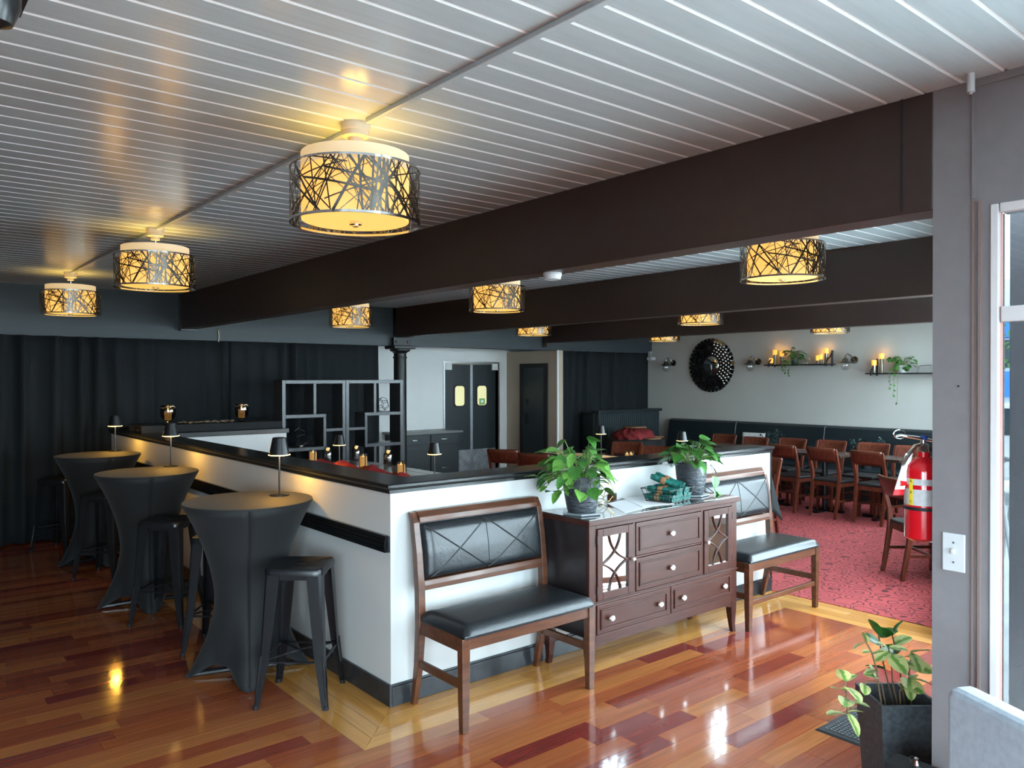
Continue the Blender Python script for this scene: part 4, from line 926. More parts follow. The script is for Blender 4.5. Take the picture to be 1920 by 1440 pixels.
shelf_unit((sxp, sl, 0), False, 'left black open shelf unit with staggered compartments in front of the curtain')
shelf_unit((sxp, sl+0.805, 0), True, 'right black open shelf unit with staggered compartments in front of the column')
dodeca('candle_holder', (sxp-0.10, sl+0.27, 0.902), 0.115, M_BMETAL, 'black wire geometric candle holder on the left open shelf unit', 'candle holder', 0.003, 'geometric candle holders', 0.2)
q = at(717, 757, x=sxp-0.12); dodeca('candle_holder', (sxp-0.12, q.y, 1.287), 0.088, M_BMETAL, 'smaller wire geometric candle holder on the right open shelf unit', 'candle holder', 0.003, 'geometric candle holders', 0.6)
o = root('draped_console', (-8.72, 2.90, 0), 0, 'console behind the white stub wall draped in black cloth', 'console')
ob('drape', MB().grid(lambda u, v: (-0.24+0.48*(0.5-0.5*math.cos(PI*u)), -0.74+1.48*v, 1.225 if 0.08 < u < 0.92 else 0.02), 24, 12), M_TCLOTH, o, solid=0.004, fix=False)
ob('top_board', boxes((-0.2, 0.2, -0.7, 0.7, 1.18, 1.215)), M_BLK, o); ob('frame', boxes((-0.19, -0.15, -0.69, -0.65, 0, 1.18), (0.15, 0.19, -0.69, -0.65, 0, 1.18), (-0.19, -0.15, 0.65, 0.69, 0, 1.18), (0.15, 0.19, 0.65, 0.69, 0, 1.18)), M_BLK, o)
HZ = 1.227
def hurricane(px, label, r, h):
    y = at(px, 775, x=-8.62).y; t = root('hurricane_candle', (-8.62, y, HZ), 0, label, 'candle', 'glass hurricane candles')
    ob('foot', MB().lathe([(0.045, 0), (0.045, 0.008), (0.012, 0.012), (0.012, 0.035), (r*0.5, 0.04)], 20), M_SMOKE, t, smooth=True)
    ob('glass', MB().lathe([(r*0.5, 0.04), (r*0.95, 0.08), (r, 0.14), (r*0.85, h), (r*0.82, h), (r*0.96, 0.14), (r*0.9, 0.085), (r*0.4, 0.046)], 24, closed=True), M_SMOKE, t, smooth=True)
    c = ob('pillar_candle', MB().lathe([(0.032, 0.047), (0.034, 0.05), (0.034, 0.135), (0.028, 0.138), (0.001, 0.134)], 20), M_WAX, t, smooth=True)
    ob('flame', MB().lathe([(0.001, 0.136), (0.009, 0.148), (0.006, 0.160), (0.001, 0.172)], 10), M_FLAME, c, smooth=True)
    ob('twine', MB().tube([(r*0.9*math.cos(a), r*0.9*math.sin(a), h-0.02+0.012*math.sin(a*3)) for a in [2*PI*k/20 for k in range(14)]], 0.004, 5), M_WAXW, t)
    plight('candle_light', (0, 0, 0.16), (1, 0.55, 0.15), 0.25, 0.01, t)
hurricane(315, 'left glass hurricane candle on the black-draped console', 0.075, 0.20); hurricane(453, 'right glass hurricane candle on the black-draped console', 0.072, 0.20)
st = MB(); rs = random.Random(2); ya, yb = at(338, 790, x=-8.62).y, at(437, 787, x=-8.62).y
for k in range(90):
    c = Vector((rs.uniform(-0.05, 0.05), rs.uniform(ya, yb)-(ya+yb)/2, rs.uniform(0.0, 0.012))); r = rs.uniform(0.010, 0.02)
    b_ = MB().lathe([(r*0.3, 0), (r, r*0.35), (r*0.85, r*0.8), (r*0.1, r)], 6); st.add([(v[0]+c.x, v[1]*1.2+c.y, v[2]+c.z) for v in b_.v], b_.f)
o = ob('pebbles', st, M_STONE, smooth=True, loc=(-8.62, (ya+yb)/2, HZ)); tag(o, 'row of small brown pebbles between the two hurricane candles', 'pebbles', kind='stuff')
# bar runner and candles
def cloth_fn(x0, x1, y0, y1, z, amp, fx, ph):
    def f(u, v):
        x = x0+(x1-x0)*u; y = y0+(y1-y0)*v+0.03*math.sin(x*7+ph)
        h = amp*(0.5+0.5*math.sin(x*fx+ph+2.0*v))*(0.3+0.5*abs(math.sin(x*fx*0.37+v*2.5))+0.35*abs(math.sin(x*fx*2.3+v*7)))+0.004
        return (x, y, z+h*math.sin(PI*min(max(v, 0.03), 0.97))**0.5)
    return f
ct = root('communal_table', (-6.95, 3.98, 0), 0, 'long wooden communal table behind the half wall carrying the red runner', 'table')
for k in range(6): ob('table_plank', boxes((-1.28, 1.45, -0.48+0.16*k+0.002, -0.32+0.16*k-0.002, 0.715, 0.758)), M_COUNTER, ct, bev=0.003)
for xx in (-1.15, 1.32):
    for yy in (-0.40, 0.40): ob('leg', boxes((xx-0.035, xx+0.035, yy-0.035, yy+0.035, 0, 0.715)), M_BLACKP, ct)
o = ob('table_runner', MB().grid(cloth_fn(-1.20, 1.30, -0.16, 0.17, 0.0, 0.075, 11, 0.4), 130, 16), M_RED, smooth='all', solid=0.003, fix=False, loc=(-6.95, 3.86, 0.760)); tag(o, 'crumpled red chiffon runner along the communal table', 'runner')
def jar_candle(loc, label, grp, h=0.10, r=0.036):
    t = root('glass_candle', loc, 0, label, 'candle', grp)
    ob('glass', MB().lathe([(r*0.9, 0), (r, 0.006), (r, h), (r-0.003, h), (r-0.003, 0.008), (0.001, 0.008)], 20), M_JAR, t, smooth=True)
    c = ob('candle', MB().lathe([(r-0.006, 0.009), (r-0.006, h*0.80), (r*0.5, h*0.78), (0.001, h*0.72)], 18), M_WAX, t, smooth=True)
    ob('flame', MB().lathe([(0.001, h*0.72), (0.006, h*0.79), (0.001, h*0.93)], 8), M_FLAME, c)
    ob('metal_band', boxes((r-0.001, r+0.002, -0.006, 0.006, 0.0, h), (-0.006, 0.006, -r-0.002, -r+0.001, 0.0, h)), M_BLK, t)
for (px, py), lb in (((587, 866), 'leftmost glass candle on the red runner of the communal table'), ((681, 875), 'middle glass candle on the red runner of the communal table'), ((752, 892), 'rightmost glass candle on the red runner of the communal table')):
    c = at(px, py, z=0.79); jar_candle((min(max(c.x, -8.15), -5.6), min(max(c.y, 3.62), 4.2), 0.785), lb, 'glass candles on the communal table', 0.14, 0.045)
for px, py, lb in ((612, 866, 'left lit glass jar at the far edge of the communal table'), (665, 862, 'middle lit glass jar in front of the right shelf unit'), (730, 872, 'right lit glass jar in front of the iron column')):
    c = at(px, py, z=0.76); t = root('lit_jar', (max(c.x, -8.17), min(c.y, 4.40), 0.759), 0, lb, 'jar', 'lit glass jars')
    ob('jar', MB().lathe([(0.045, 0), (0.05, 0.01), (0.05, 0.12), (0.035, 0.15), (0.035, 0.17), (0.032, 0.17), (0.032, 0.15), (0.047, 0.118), (0.047, 0.012), (0.001, 0.01)], 18), M_SMOKE, t, smooth=True)
    ob('bulb', MB().lathe([(0.001, 0.125), (0.018, 0.137), (0.020, 0.152), (0.001, 0.165)], 12), M_FLAME, t, smooth=True)
# black cabinet against the white wall
cb = root('black_cabinet', (BX, 6.82, 0), 0, 'black cabinet with drawers against the white wall left of the swing doors', 'cabinet')
ob('top', boxes((0.005, 0.49, -0.60, 0.60, 0.84, 0.875)), mat('cabinet_grey_top', (0.16, 0.165, 0.16), 0.3), cb, bev=0.004); ob('body', boxes((0.005, 0.44, -0.55, 0.55, 0.0, 0.84)), M_DOORB, cb)
for ya, yb in ((-0.52, -0.01), (0.01, 0.52)):
    d = ob('drawer', boxes((0.44, 0.458, ya, yb, 0.68, 0.82)), M_DOORB, cb, bev=0.004); ob('handle', MB().tube([(0.46, (ya+yb)/2-0.06, 0.75), (0.48, (ya+yb)/2, 0.75), (0.46, (ya+yb)/2+0.06, 0.75)], 0.007, 6), M_STEEL, d)
    d = ob('door', boxes((0.44, 0.458, ya, yb, 0.05, 0.66)), M_DOORB, cb, bev=0.004); ob('door_panel', boxes((0.458, 0.464, ya+0.06, yb-0.06, 0.11, 0.60)), M_DOORB, d, bev=0.006)
    ob('handle', MB().tube([(0.46, (ya+yb)/2-0.06, 0.30), (0.48, (ya+yb)/2, 0.30), (0.46, (ya+yb)/2+0.06, 0.30)], 0.007, 6), M_STEEL, d)

# ------------------------------------------------------------------ dining chairs and tables
def chair(loc, ang, label):                                 # faces +y, rear legs at y=0
    t = root('dining_chair', loc, ang, label, 'chair', 'cherry wood dining chairs')
    w = 0.185; BW = M_CWOOD
    def leg(pts, nm):
        m = MB(); vs = []
        for x, y, z, a, b in pts: vs += [(x-a, y-b, z), (x+a, y-b, z), (x+a, y+b, z), (x-a, y+b, z)]
        n = len(pts); m.add(vs, [(i*4+j, i*4+(j+1) % 4, (i+1)*4+(j+1) % 4, (i+1)*4+j) for i in range(n-1) for j in range(4)]+[(3, 2, 1, 0), tuple(range(4*n-4, 4*n))]); ob(nm, m, BW, t, bev=0.003)
    for s_ in (-1, 1):
        leg([(s_*w*0.95, -0.035, 0, 0.015, 0.015), (s_*w*0.97, 0.0, 0.2, 0.017, 0.019), (s_*w, 0.035, 0.42, 0.018, 0.022), (s_*w*1.02, 0.03, 0.55, 0.018, 0.019), (s_*w*1.05, -0.015, 0.72, 0.017, 0.016), (s_*w*1.08, -0.055, 0.845, 0.015, 0.012)], 'rear_leg')
        leg([(s_*w*1.05, 0.40, 0, 0.014, 0.014), (s_*w*1.05, 0.40, 0.43, 0.019, 0.019)], 'front_leg')
        ob('stretcher', boxes((s_*w-0.009, s_*w+0.009, 0.02, 0.40, 0.20, 0.225)), BW, t); ob('seat_rail', boxes((s_*w-0.011, s_*w+0.011, 0.05, 0.39, 0.385, 0.435)), BW, t)
    ob('seat_rail', boxes((-w, w, 0.385, 0.408, 0.385, 0.435)), BW, t); ob('seat_rail', boxes((-w, w, 0.03, 0.05, 0.385, 0.435)), BW, t); ob('stretcher', boxes((-w, w, 0.20, 0.218, 0.20, 0.222)), BW, t)
    ob('seat', boxes((-0.215, 0.215, 0.025, 0.43, 0.435, 0.468)), M_DARKSEAT, t, bev=0.014)
    ob('backrest', MB().grid(lambda u, v: ((-1+2*u)*(0.183+0.018*v), -0.012-0.062*v-0.032*(1-(2*u-1)**2), 0.685+0.165*v), 14, 4), BW, t, smooth='all', solid=0.018, fix=False)
    return t
CH = chair((-4.97, 9.02, 0), R(-8), 'cherry chair seen from behind, second from the extinguisher in the front row facing the banquette')
def ch(x, y, a, lb): return copy_tree(CH, (x, y, 0), R(a), lb)
ch(-4.40, 8.99, -8, 'cherry chair seen from behind, nearest the red extinguisher in the front row facing the banquette')
ch(-5.53, 9.06, -8, 'cherry chair seen from behind, just right of the half wall end in the front row')
for k, (px, py, lb) in enumerate(((1350, 815, 'leftmost in the row, above the right potted plant'), (1408, 821, 'in front of the white cushion'), (1478, 823, 'between the white cushion and the first dark plant seam'), (1551, 827, 'in the middle of the row'), (1630, 832, 'left of the extinguisher handle'), (1702, 838, 'hidden behind the extinguisher'))):
    c = at(px, py, z=0.85); ch(c.x, c.y+0.06, 180, 'far-row cherry chair by the banquette, '+lb)
ch(-3.10, 6.82, -40, 'cherry chair turned sideways beside the red fire extinguisher')
ch(-4.80, 7.42, 180, 'cherry chair beside the black tablecloth corner at the half wall end')
ch(-7.09, 7.80, 200, 'cherry chair behind the tan runner, left one of the two by the round table')
ch(-6.41, 7.58, 190, 'cherry chair behind the tan runner, right one of the two by the round table')
ch(-7.35, 5.95, 25, 'dark chair against the steel kick plates of the swing doors')
ch(-6.72, 5.90, 20, 'dark chair between the kick plates and the left potted plant')
def dtable(loc, sx, sy_, label, cloth=False, rz=0.0):
    t = root('dining_table', loc, rz, label, 'table', 'dining tables')
    ob('table_top', boxes((-sx/2, sx/2, -sy_/2, sy_/2, 0.715, 0.75)), M_TCLOTH if cloth else M_TWOOD, t, bev=0.004)
    ob('pedestal', MB().lathe([(0.035, 0.03), (0.035, 0.715)], 14), M_BMETAL, t); ob('foot', boxes((-0.25, 0.25, -0.03, 0.03, 0, 0.03), (-0.03, 0.03, -0.25, 0.25, 0, 0.03)), M_BMETAL, t)
    if cloth:
        def f(u, v):
            a = 2*PI*u; c_, s_ = math.cos(a), math.sin(a); k = 1/max(abs(c_), abs(s_)); x, y = c_*k*sx/2, s_*k*sy_/2
            cor = (min(abs(c_), abs(s_))/max(abs(c_), abs(s_)))**4; fl = 1.004+0.10*v+0.10*v*cor
            return (x*fl, y*fl, 0.752-v*(0.30+0.16*cor))
        ob('tablecloth', MB().grid(f, 64, 6), M_TCLOTH, t, smooth='all', solid=0.003, fix=False); ob('cloth_top', boxes((-sx/2-0.002, sx/2+0.002, -sy_/2-0.002, sy_/2+0.002, 0.7505, 0.754)), M_TCLOTH, t)
    return t
dtable((-4.45, 9.46, 0), 0.60, 0.50, 'dark dining table in front of the banquette nearest the extinguisher')
dtable((-5.20, 9.46, 0), 0.66, 0.50, 'dark dining table in front of the banquette, middle one')
dtable((-5.95, 9.46, 0), 0.66, 0.50, 'dark dining table in front of the banquette next to the white cushion')
dtable((-6.75, 9.46, 0), 0.70, 0.50, 'dark dining table in front of the banquette toward the round mirror')
dtable((-4.72, 6.45, 0), 0.72, 0.90, 'black-clothed table whose cloth corner shows past the half wall end', True)
dtable((-6.80, 6.85, 0), 1.75, 0.62, 'long dark table behind the half wall with a tan runner')
o = ob('table_runner', MB().grid(cloth_fn(-0.80, 0.80, -0.16, 0.16, 0.0, 0.020, 13, 1.4), 60, 10), M_TAN, smooth='all', solid=0.003, fix=False, loc=(-6.80, 6.85, 0.752)); tag(o, 'wrinkled tan runner on the long table behind the left potted plant', 'runner')
for (px, py), lb in (((1048, 862), 'left small candle on the tan runner'), ((1152, 868), 'middle small candle on the tan runner, in front of a chair back'), ((1216, 866), 'right small candle, just above the half wall cap')):
    c = at(px, py, z=0.78); c.y = min(max(c.y, 6.60), 7.1); c.x = min(max(c.x, -7.6), -5.98); jar_candle((c.x, c.y, 0.772), lb, 'small candles on the long dining table', 0.105, 0.036)
copy_tree(TLC, (-6.75, 6.98, 0.775), 0, 'small lamp rising behind the leaves of the left potted plant')
copy_tree(TLC, (-5.62, 7.12, 0.752), 0, 'small lamp just left of the right potted plant, above the half wall')
dtable((-5.50, 7.20, 0), 0.55, 0.50, 'small dark table behind the right potted plant')
# round clothed table with red bundle
c = at(1192, 822, z=0.75); rtb = root('round_table', (c.x, c.y, 0), 0, 'round black-clothed table in front of the beadboard booth', 'table')
ob('cloth', MB().grid(lambda u, v: ((0.45+0.03*v+0.03*v*math.sin(u*2*PI*11))*math.cos(2*PI*u), (0.45+0.03*v+0.03*v*math.sin(u*2*PI*11))*math.sin(2*PI*u), 0.752-0.73*v), 90, 6), M_TCLOTH, rtb, smooth='all', fix=False, solid=0.003)
ob('cloth_top', MB().lathe([(0.452, 0.744), (0.448, 0.752), (0.001, 0.752)], 48), M_TCLOTH, rtb, smooth=True)
def lump(u, v):
    a = 2*PI*u; r = 0.33*(1-v**2.2)*(1+0.09*math.sin(a*11+v*9)+0.05*math.sin(a*23)); z = 0.002+0.155*math.sin(PI/2*v)*(1+0.12*math.sin(a*13+v*4))
    return (r*math.cos(a)*0.9, r*math.sin(a), z)
o = ob('cloth_bundle', MB().grid(lump, 56, 12), M_BURG, smooth='all', fix=False, loc=(c.x, c.y-0.05, 0.754)); tag(o, 'gathered burgundy cloth heaped on the round black table', 'cloth')
for dx, dy, z, r, lb in ((0.0, -0.03, 0.92, 0.19, 'round serving board on top of the burgundy cloth'), (0.30, 0.02, 0.756, 0.16, 'round serving board at the foot of the burgundy cloth'), (0.10, 0.36, 0.756, 0.13, 'small serving board at the right edge of the round black table')):
    o = ob('serving_board', MB().lathe([(r*0.97, 0), (r, 0.005), (r, 0.016), (r*0.97, 0.02), (0.001, 0.02)], 28), M_BOARD, loc=(c.x+dx, c.y+dy, z), smooth=True); tag(o, lb, 'board', 'round wooden serving boards')
# beadboard booth in the corner
bb = root('beadboard_booth', (-9.0, 9.92, 0), 0, 'black beadboard booth back below the corner curtain', 'booth')
ob('panel', boxes((-0.10, -0.012, -0.66, 0.86, 0, 1.13)), M_DOORB, bb)
m = MB()
for k in range(30): m.prism([(-0.012, -0.655+0.0503*k), (0.0, -0.649+0.0503*k), (0.0, -0.617+0.0503*k), (-0.012, -0.611+0.0503*k)], 2, 0.0, 1.13)
ob('beads', m, mat('booth_bead_paint', (0.020, 0.030, 0.034), 0.4), bb); ob('cap_rail', boxes((-0.13, 0.03, -0.69, 0.89, 1.13, 1.175)), M_DOORB, bb, bev=0.006)
ob('side_wing', boxes((-0.35, -0.10, -0.69, -0.60, 0, 1.13)), M_DOORB, bb)
# banquette
xs = [-8.93, -7.55, -6.02, -4.45]
for i in range(3):
    x0, x1 = xs[i], xs[i+1]; c = (x0+x1)/2; w = (x1-x0)/2-0.006
    t = root('banquette', (c, 10.98, 0), 0, ('black vinyl banquette section under the round mirror', 'black vinyl banquette section under the first wall shelf', 'black vinyl banquette section under the second wall shelf')[i], 'banquette', 'banquette sections')
    ob('backrest', MB().prism([(-0.02, 0.40), (-0.10, 0.42), (-0.06, 0.80), (-0.03, 0.965), (0.02, 0.995), (0.11, 0.995), (0.11, 0.40)], 0, -w, w), M_BANQ, t, smooth=True)
    ob('seat', boxes((-w, w, -0.55, 0.0, 0.33, 0.45)), M_BANQ, t, bev=0.03); ob('plinth', boxes((-w, w, -0.48, 0.11, 0, 0.33)), M_BLK, t); ob('piping', MB().tube([(w, -0.10, 0.43), (w, -0.06, 0.80), (w, -0.03, 0.97), (w, 0.02, 1.0)], 0.008, 6), mat('banquette_piping', (0.07, 0.08, 0.085), 0.5), t)
q = at(1408, 822, y=10.75); o = root('cushion', (q.x, 10.80, 0.455), R(8), 'white woven cushion on the black banquette', 'cushion')
def cus(sg):
    def f(u, v):
        x, z = -0.19+0.38*u, 0.37*v; k = (max(0, math.sin(PI*u)*math.sin(PI*v)))**0.4; return (x*(1-0.06*math.sin(PI*v)), sg*0.065*k-0.10+0.14*v, z+0.01)
    return f
ob('cover', MB().grid(cus(1), 14, 14).grid(cus(-1), 14, 14), M_CUSH, o, smooth='all', fix=False); ob('seam', MB().tube([(-0.19, -0.10, 0.01), (0.19, -0.10, 0.01), (0.19, 0.04, 0.38), (-0.19, 0.04, 0.38)], 0.004, 5), M_CUSH, o)
def dark_plant(px, py, label, sd):
    q = at(px, py, y=10.62); t = root('dark_plant', (q.x, 10.62, 0.452), 0, label, 'plant', 'dark leafy plants on the banquette'); rr = random.Random(sd)
    ob('pot', MB().lathe([(0.06, 0), (0.075, 0.14), (0.068, 0.14), (0.06, 0.12), (0.001, 0.12)], 18), M_BLK, t, smooth=True)
    m = MB(); le = MB()
    for k in range(26):
        a = rr.uniform(0, 2*PI); r = 0.26*math.sqrt(rr.random()); p = Vector((r*math.cos(a), r*math.sin(a)*0.5, 0.18+rr.uniform(0.05, 0.30)*(1-r)))
        m.tube([(0, 0, 0.12), p*0.5+Vector((0, 0, 0.08)), p], 0.003, 4)
        for j in range(5):
            d = Vector((rr.uniform(-1, 1), rr.uniform(-1, 1), rr.uniform(-0.5, 0.9))).normalized(); s_ = d.cross(Vector((0.3, 0.2, 1))).normalized()*0.014; b = p+d*0.01
            le.add([b, b+d*0.022+s_, b+d*0.05, b+d*0.022-s_], [(0, 1, 2), (0, 2, 3)])
    ob('stems', m, M_DLEAF, t); lo = ob('small_leaves', le, M_DLEAF, t, fix=False); lo['kind'] = 'stuff'
dark_plant(1450, 830, 'dark leafy plant beside the white cushion on the banquette', 3); dark_plant(1625, 840, 'larger dark leafy plant on the banquette behind the front chairs', 5)

# ------------------------------------------------------------------ right wall decorations
q = at(1333, 685, y=YR-0.03); wmr = root('wall_mirror', (q.x, YR-0.004, q.z), 0, 'round wall mirror framed with dark mirror tiles and small discs', 'mirror')
ob('backing', MB().lathe([(0.40, 0), (0.40, -0.015), (0.001, -0.015)], 40, (0, 0, 0), 'y'), M_BLK, wmr)
ob('glass', MB().lathe([(0.157, -0.015), (0.155, -0.028), (0.13, -0.038), (0.10, -0.046), (0.06, -0.053), (0.03, -0.056), (0.001, -0.057)], 40, (0, 0, 0), 'y'), M_MIRROR, wmr, smooth='all')
tm = MB(); dm_ = MB(); rr = random.Random(9)
for ring, (r, n, s_) in enumerate(((0.20, 22, 0.024), (0.25, 26, 0.027), (0.30, 30, 0.030), (0.35, 34, 0.031), (0.395, 36, 0.033), (0.43, 36, 0.034))):
    for k in range(n):
        a = 2*PI*(k+0.5*(ring % 2))/n; x, z = r*math.cos(a), r*math.sin(a); disc = (-1.0 < a-0.15 < 1.3 or a > 5.4) and ring < 5
        if disc and ring % 1 == 0:
            rad = s_*rr.uniform(0.55, 0.85); b_ = MB().lathe([(rad, -0.016), (rad*0.95, -0.026), (rad*0.65, -0.034), (rad*0.3, -0.038), (0.001, -0.039)], 12, (x, 0, z), 'y'); dm_.add(b_.v, b_.f)
        else:
            T_ = Matrix.Translation((x, -0.022, z)) @ Matrix.Rotation(-a, 4, 'Y') @ Matrix.Rotation(rr.uniform(-0.25, 0.25), 4, 'X') @ Matrix.Rotation(rr.uniform(-0.3, 0.3), 4, 'Z')
            tm.box(-s_*0.75, s_*0.75, -0.006, 0.006, -s_*0.9, s_*0.9, T_)
o = ob('frame_tiles', tm, M_DMIRROR, wmr); o['kind'] = 'stuff'; o = ob('frame_discs', dm_, M_MIRROR, wmr, smooth='all'); o['kind'] = 'stuff'
def sconce(px, py, label):
    q = at(px, py, y=YR-0.08); t = root('wall_sconce', (q.x, YR-0.002, q.z), 0, label, 'sconce', 'chrome wall sconces')
    ob('back_plate', MB().lathe([(0.055, 0), (0.05, -0.02), (0.001, -0.025)], 20, (0.06, 0, 0.04), 'y'), M_NICK, t, smooth=True)
    ob('arm', MB().tube([(0.06, -0.02, 0.04), (0.04, -0.07, 0.10), (0.0, -0.10, 0.13), (-0.03, -0.10, 0.10), (-0.03, -0.10, 0.05)], 0.009, 8), M_NICK, t, smooth=True)
    ob('hood', MB().lathe([(0.10, -0.01), (0.085, 0.005), (0.05, 0.025), (0.035, 0.06), (0.02, 0.07)], 24, (-0.03, -0.10, 0)), M_NICK, t, smooth=True)
    ob('glass_globe', MB().lathe([(0.06, -0.01), (0.068, -0.05), (0.05, -0.095), (0.015, -0.115), (0.001, -0.117)], 20, (-0.03, -0.10, 0)), M_JAR, t, smooth=True)
sconce(1253, 685, 'chrome wall sconce between the corner curtain and the round mirror'); sconce(1411, 683, 'chrome wall sconce between the round mirror and the first shelf'); sconce(1590, 680, 'chrome wall sconce between the two wall shelves')
def wshelf(x0, x1, z, label, brk):
    t = root('wall_shelf', ((x0+x1)/2, YR-0.002, z), 0, label, 'shelf', 'thin black wall shelves'); w = (x1-x0)/2
    ob('board', boxes((-w, w, -0.20, 0, -0.012, 0.008)), M_BLK, t, bev=0.002)
    for x in brk:
        xx = x-(x0+x1)/2
        ob('bracket', MB().tube([(xx, -0.012, -0.03), (xx, -0.012, 0.21)], 0.014, 8).tube([(xx, -0.012, 0.19), (xx, -0.08, 0.11), (xx, -0.15, 0.07), (xx, -0.19, 0.02)], 0.012, 8).tube([(xx, -0.19, -0.03), (xx, -0.19, 0.03)], 0.014, 8), M_BLK, t)
sz1 = at(1495, 684, y=YR-0.1).z; sz2 = at(1690, 700, y=YR-0.1).z
xa, xb = at(1432, 684, y=YR-0.2).x, at(1563, 682, y=YR-0.05).x
wshelf(xa, xb, sz1, 'thin black wall shelf with candles and a fern, nearer the round mirror', (xa+0.08, xb-0.04))
xa2 = at(1622, 700, y=YR-0.2).x; wshelf(xa2, xa2+1.15, sz2, 'thin black wall shelf with a trailing plant, nearest the red extinguisher', (xa2+0.08, xa2+1.10))
def pillar(px, z, h, label, tall):
    x = at(px, 680, y=YR-0.10).x; t = root('pillar_candle', (x, YR-0.10, z+0.009), 0, label, 'candle', 'glowing candles on the wall shelves')
    ob('holder', MB().lathe([(0.032, 0), (0.028, 0.01), (0.026, h), (0.03, h+0.004), (0.001, h+0.004)], 16), mat('mercury_glass', (0.36, 0.33, 0.27), 0.2, metal=0.6), t, smooth=True)
    ob('wax', MB().lathe([(0.033, h+0.004), (0.034, h+0.075), (0.025, h+0.08), (0.001, h+0.07)], 16), mat('glowing_wax', (0.9, 0.55, 0.15), 0.5, emit=(1.0, 0.42, 0.04), estr=0.95), t, smooth=True)
    plight('candle_light', (0, 0.03, h+0.11), (1, 0.5, 0.12), 0.18, 0.01, t)
for px, z, h, lb in ((1446, sz1, 0.02, 'lowest candle at the left end of the first wall shelf'), (1453, sz1, 0.15, 'tall candle at the left end of the first wall shelf'), (1466, sz1, 0.12, 'candle left of the fern on the first wall shelf'), (1534, sz1, 0.045, 'short candle behind, right of the wire ornament on the first wall shelf'), (1539, sz1, 0.06, 'short front candle at the right half of the first wall shelf'), (1549, sz1, 0.15, 'tall candle at the right end of the first wall shelf'), (1639, sz2, 0.10, 'shorter candle on the second wall shelf'), (1653, sz2, 0.19, 'taller candle on the second wall shelf')): pillar(px, z, h, lb, 0)
def shelf_plant(px, z, label, trail, sd, white):
    x = at(px, 680, y=YR-0.11).x; t = root('shelf_plant', (x, YR-0.11, z+0.009), 0, label, 'plant', 'plants on the wall shelves'); rr = random.Random(sd)
    ob('pot', MB().lathe([(0.045, 0), (0.06, 0.10), (0.055, 0.10), (0.05, 0.08), (0.001, 0.08)], 18), M_PLATE if white else M_POT, t, smooth=True)
    m = MB(); 
    for k in range(42):
        a = rr.uniform(0, 2*PI); r = rr.uniform(0.04, 0.15); p = Vector((r*math.cos(a), r*math.sin(a)*0.55-0.02, 0.10+rr.uniform(-0.10, 0.17)*(1-r*2.5)))
        m.tube([(0, 0, 0.08), p*0.5+Vector((0, 0, 0.10)), p], 0.002, 4); put_leaf(t, 'oval' if white else 'long', M_LEAF, p, (math.cos(a), math.sin(a)*0.7-0.1, rr.uniform(-0.8, 0.5)), rr.uniform(0.055, 0.085) if white else 0.085, rr.uniform(-0.8, 0.8))
    for k in range(3):
        x0 = -0.05+0.05*k; pts = [(x0, -0.06, 0.09), (x0-0.01, -0.215, 0.05), (x0-0.02, -0.225, -trail*(0.5+0.25*k))]; m.tube(pts, 0.0025, 4)
        for j in range(6): put_leaf(t, 'oval', M_LEAF, Vector(pts[1]).lerp(Vector(pts[2]), j/5), (rr.uniform(-1, 1), -0.3, -0.6), 0.04, 0)
    ob('stems', m, M_STEM, t)
shelf_plant(1490, sz1, 'green fern trailing over the first wall shelf', 0.16, 21, False); shelf_plant(1692, sz2, 'green trailing plant in a white pot on the second wall shelf', 0.40, 22, True)
x = at(1512, 678, y=YR-0.1).x; dodeca('wire_ornament', (x, YR-0.10, sz1+0.009), 0.065, M_STEEL, 'small wire ornament on the first wall shelf', 'ornament', 0.002)
x = at(1733, 690, y=YR-0.1).x; o = ob('wire_stand', MB().tube([(-0.09, 0, 0), (-0.07, 0, 0.09), (0.09, 0, 0.10), (0.10, 0, 0.0)], 0.005, 6).tube([(-0.09, 0.05, 0), (-0.07, 0.05, 0.09), (0.09, 0.05, 0.10), (0.10, 0.05, 0.0)], 0.005, 6), M_STEEL, loc=(x, YR-0.13, sz2+0.01)); tag(o, 'low wire stand at the cut right end of the second wall shelf', 'stand')

# ------------------------------------------------------------------ foreground right: extinguisher, switch, planter, chair
exy = 2.93; exx = JX-0.072
t = root('fire_extinguisher', (exx, exy, 1.13), 0, 'red fire extinguisher with silver label hanging beside the brown post', 'extinguisher'); r = 0.062
ob('cylinder', MB().lathe([(0.045, -0.012), (r, 0.0), (r, 0.235), (r*0.93, 0.258), (r*0.7, 0.275), (0.022, 0.288), (0.022, 0.305)], 36), M_FRED, t, smooth=True)
for z0, z1, m in ((0.118, 0.175, M_LABEL), (0.190, 0.212, M_LABEL)): ob('label_band', MB().lathe([(r+0.0006, z0), (r+0.0006, z1)], 36, closed=True), m, t, smooth=True)
ob('strap', MB().lathe([(r+0.002, 0.100), (r+0.002, 0.112)], 36, closed=True), M_BLK, t, smooth=True)
va = math.atan2(-exy, -exx)                              # toward the room
def onring(a, z): return (r+0.0012)*math.cos(a), (r+0.0012)*math.sin(a), z
ya = va+R(-38)
ob('yellow_strip', MB().grid(lambda u, v: onring(ya+R(-7+14*u), 0.118+0.094*v), 4, 2), M_YEL, t, fix=False)
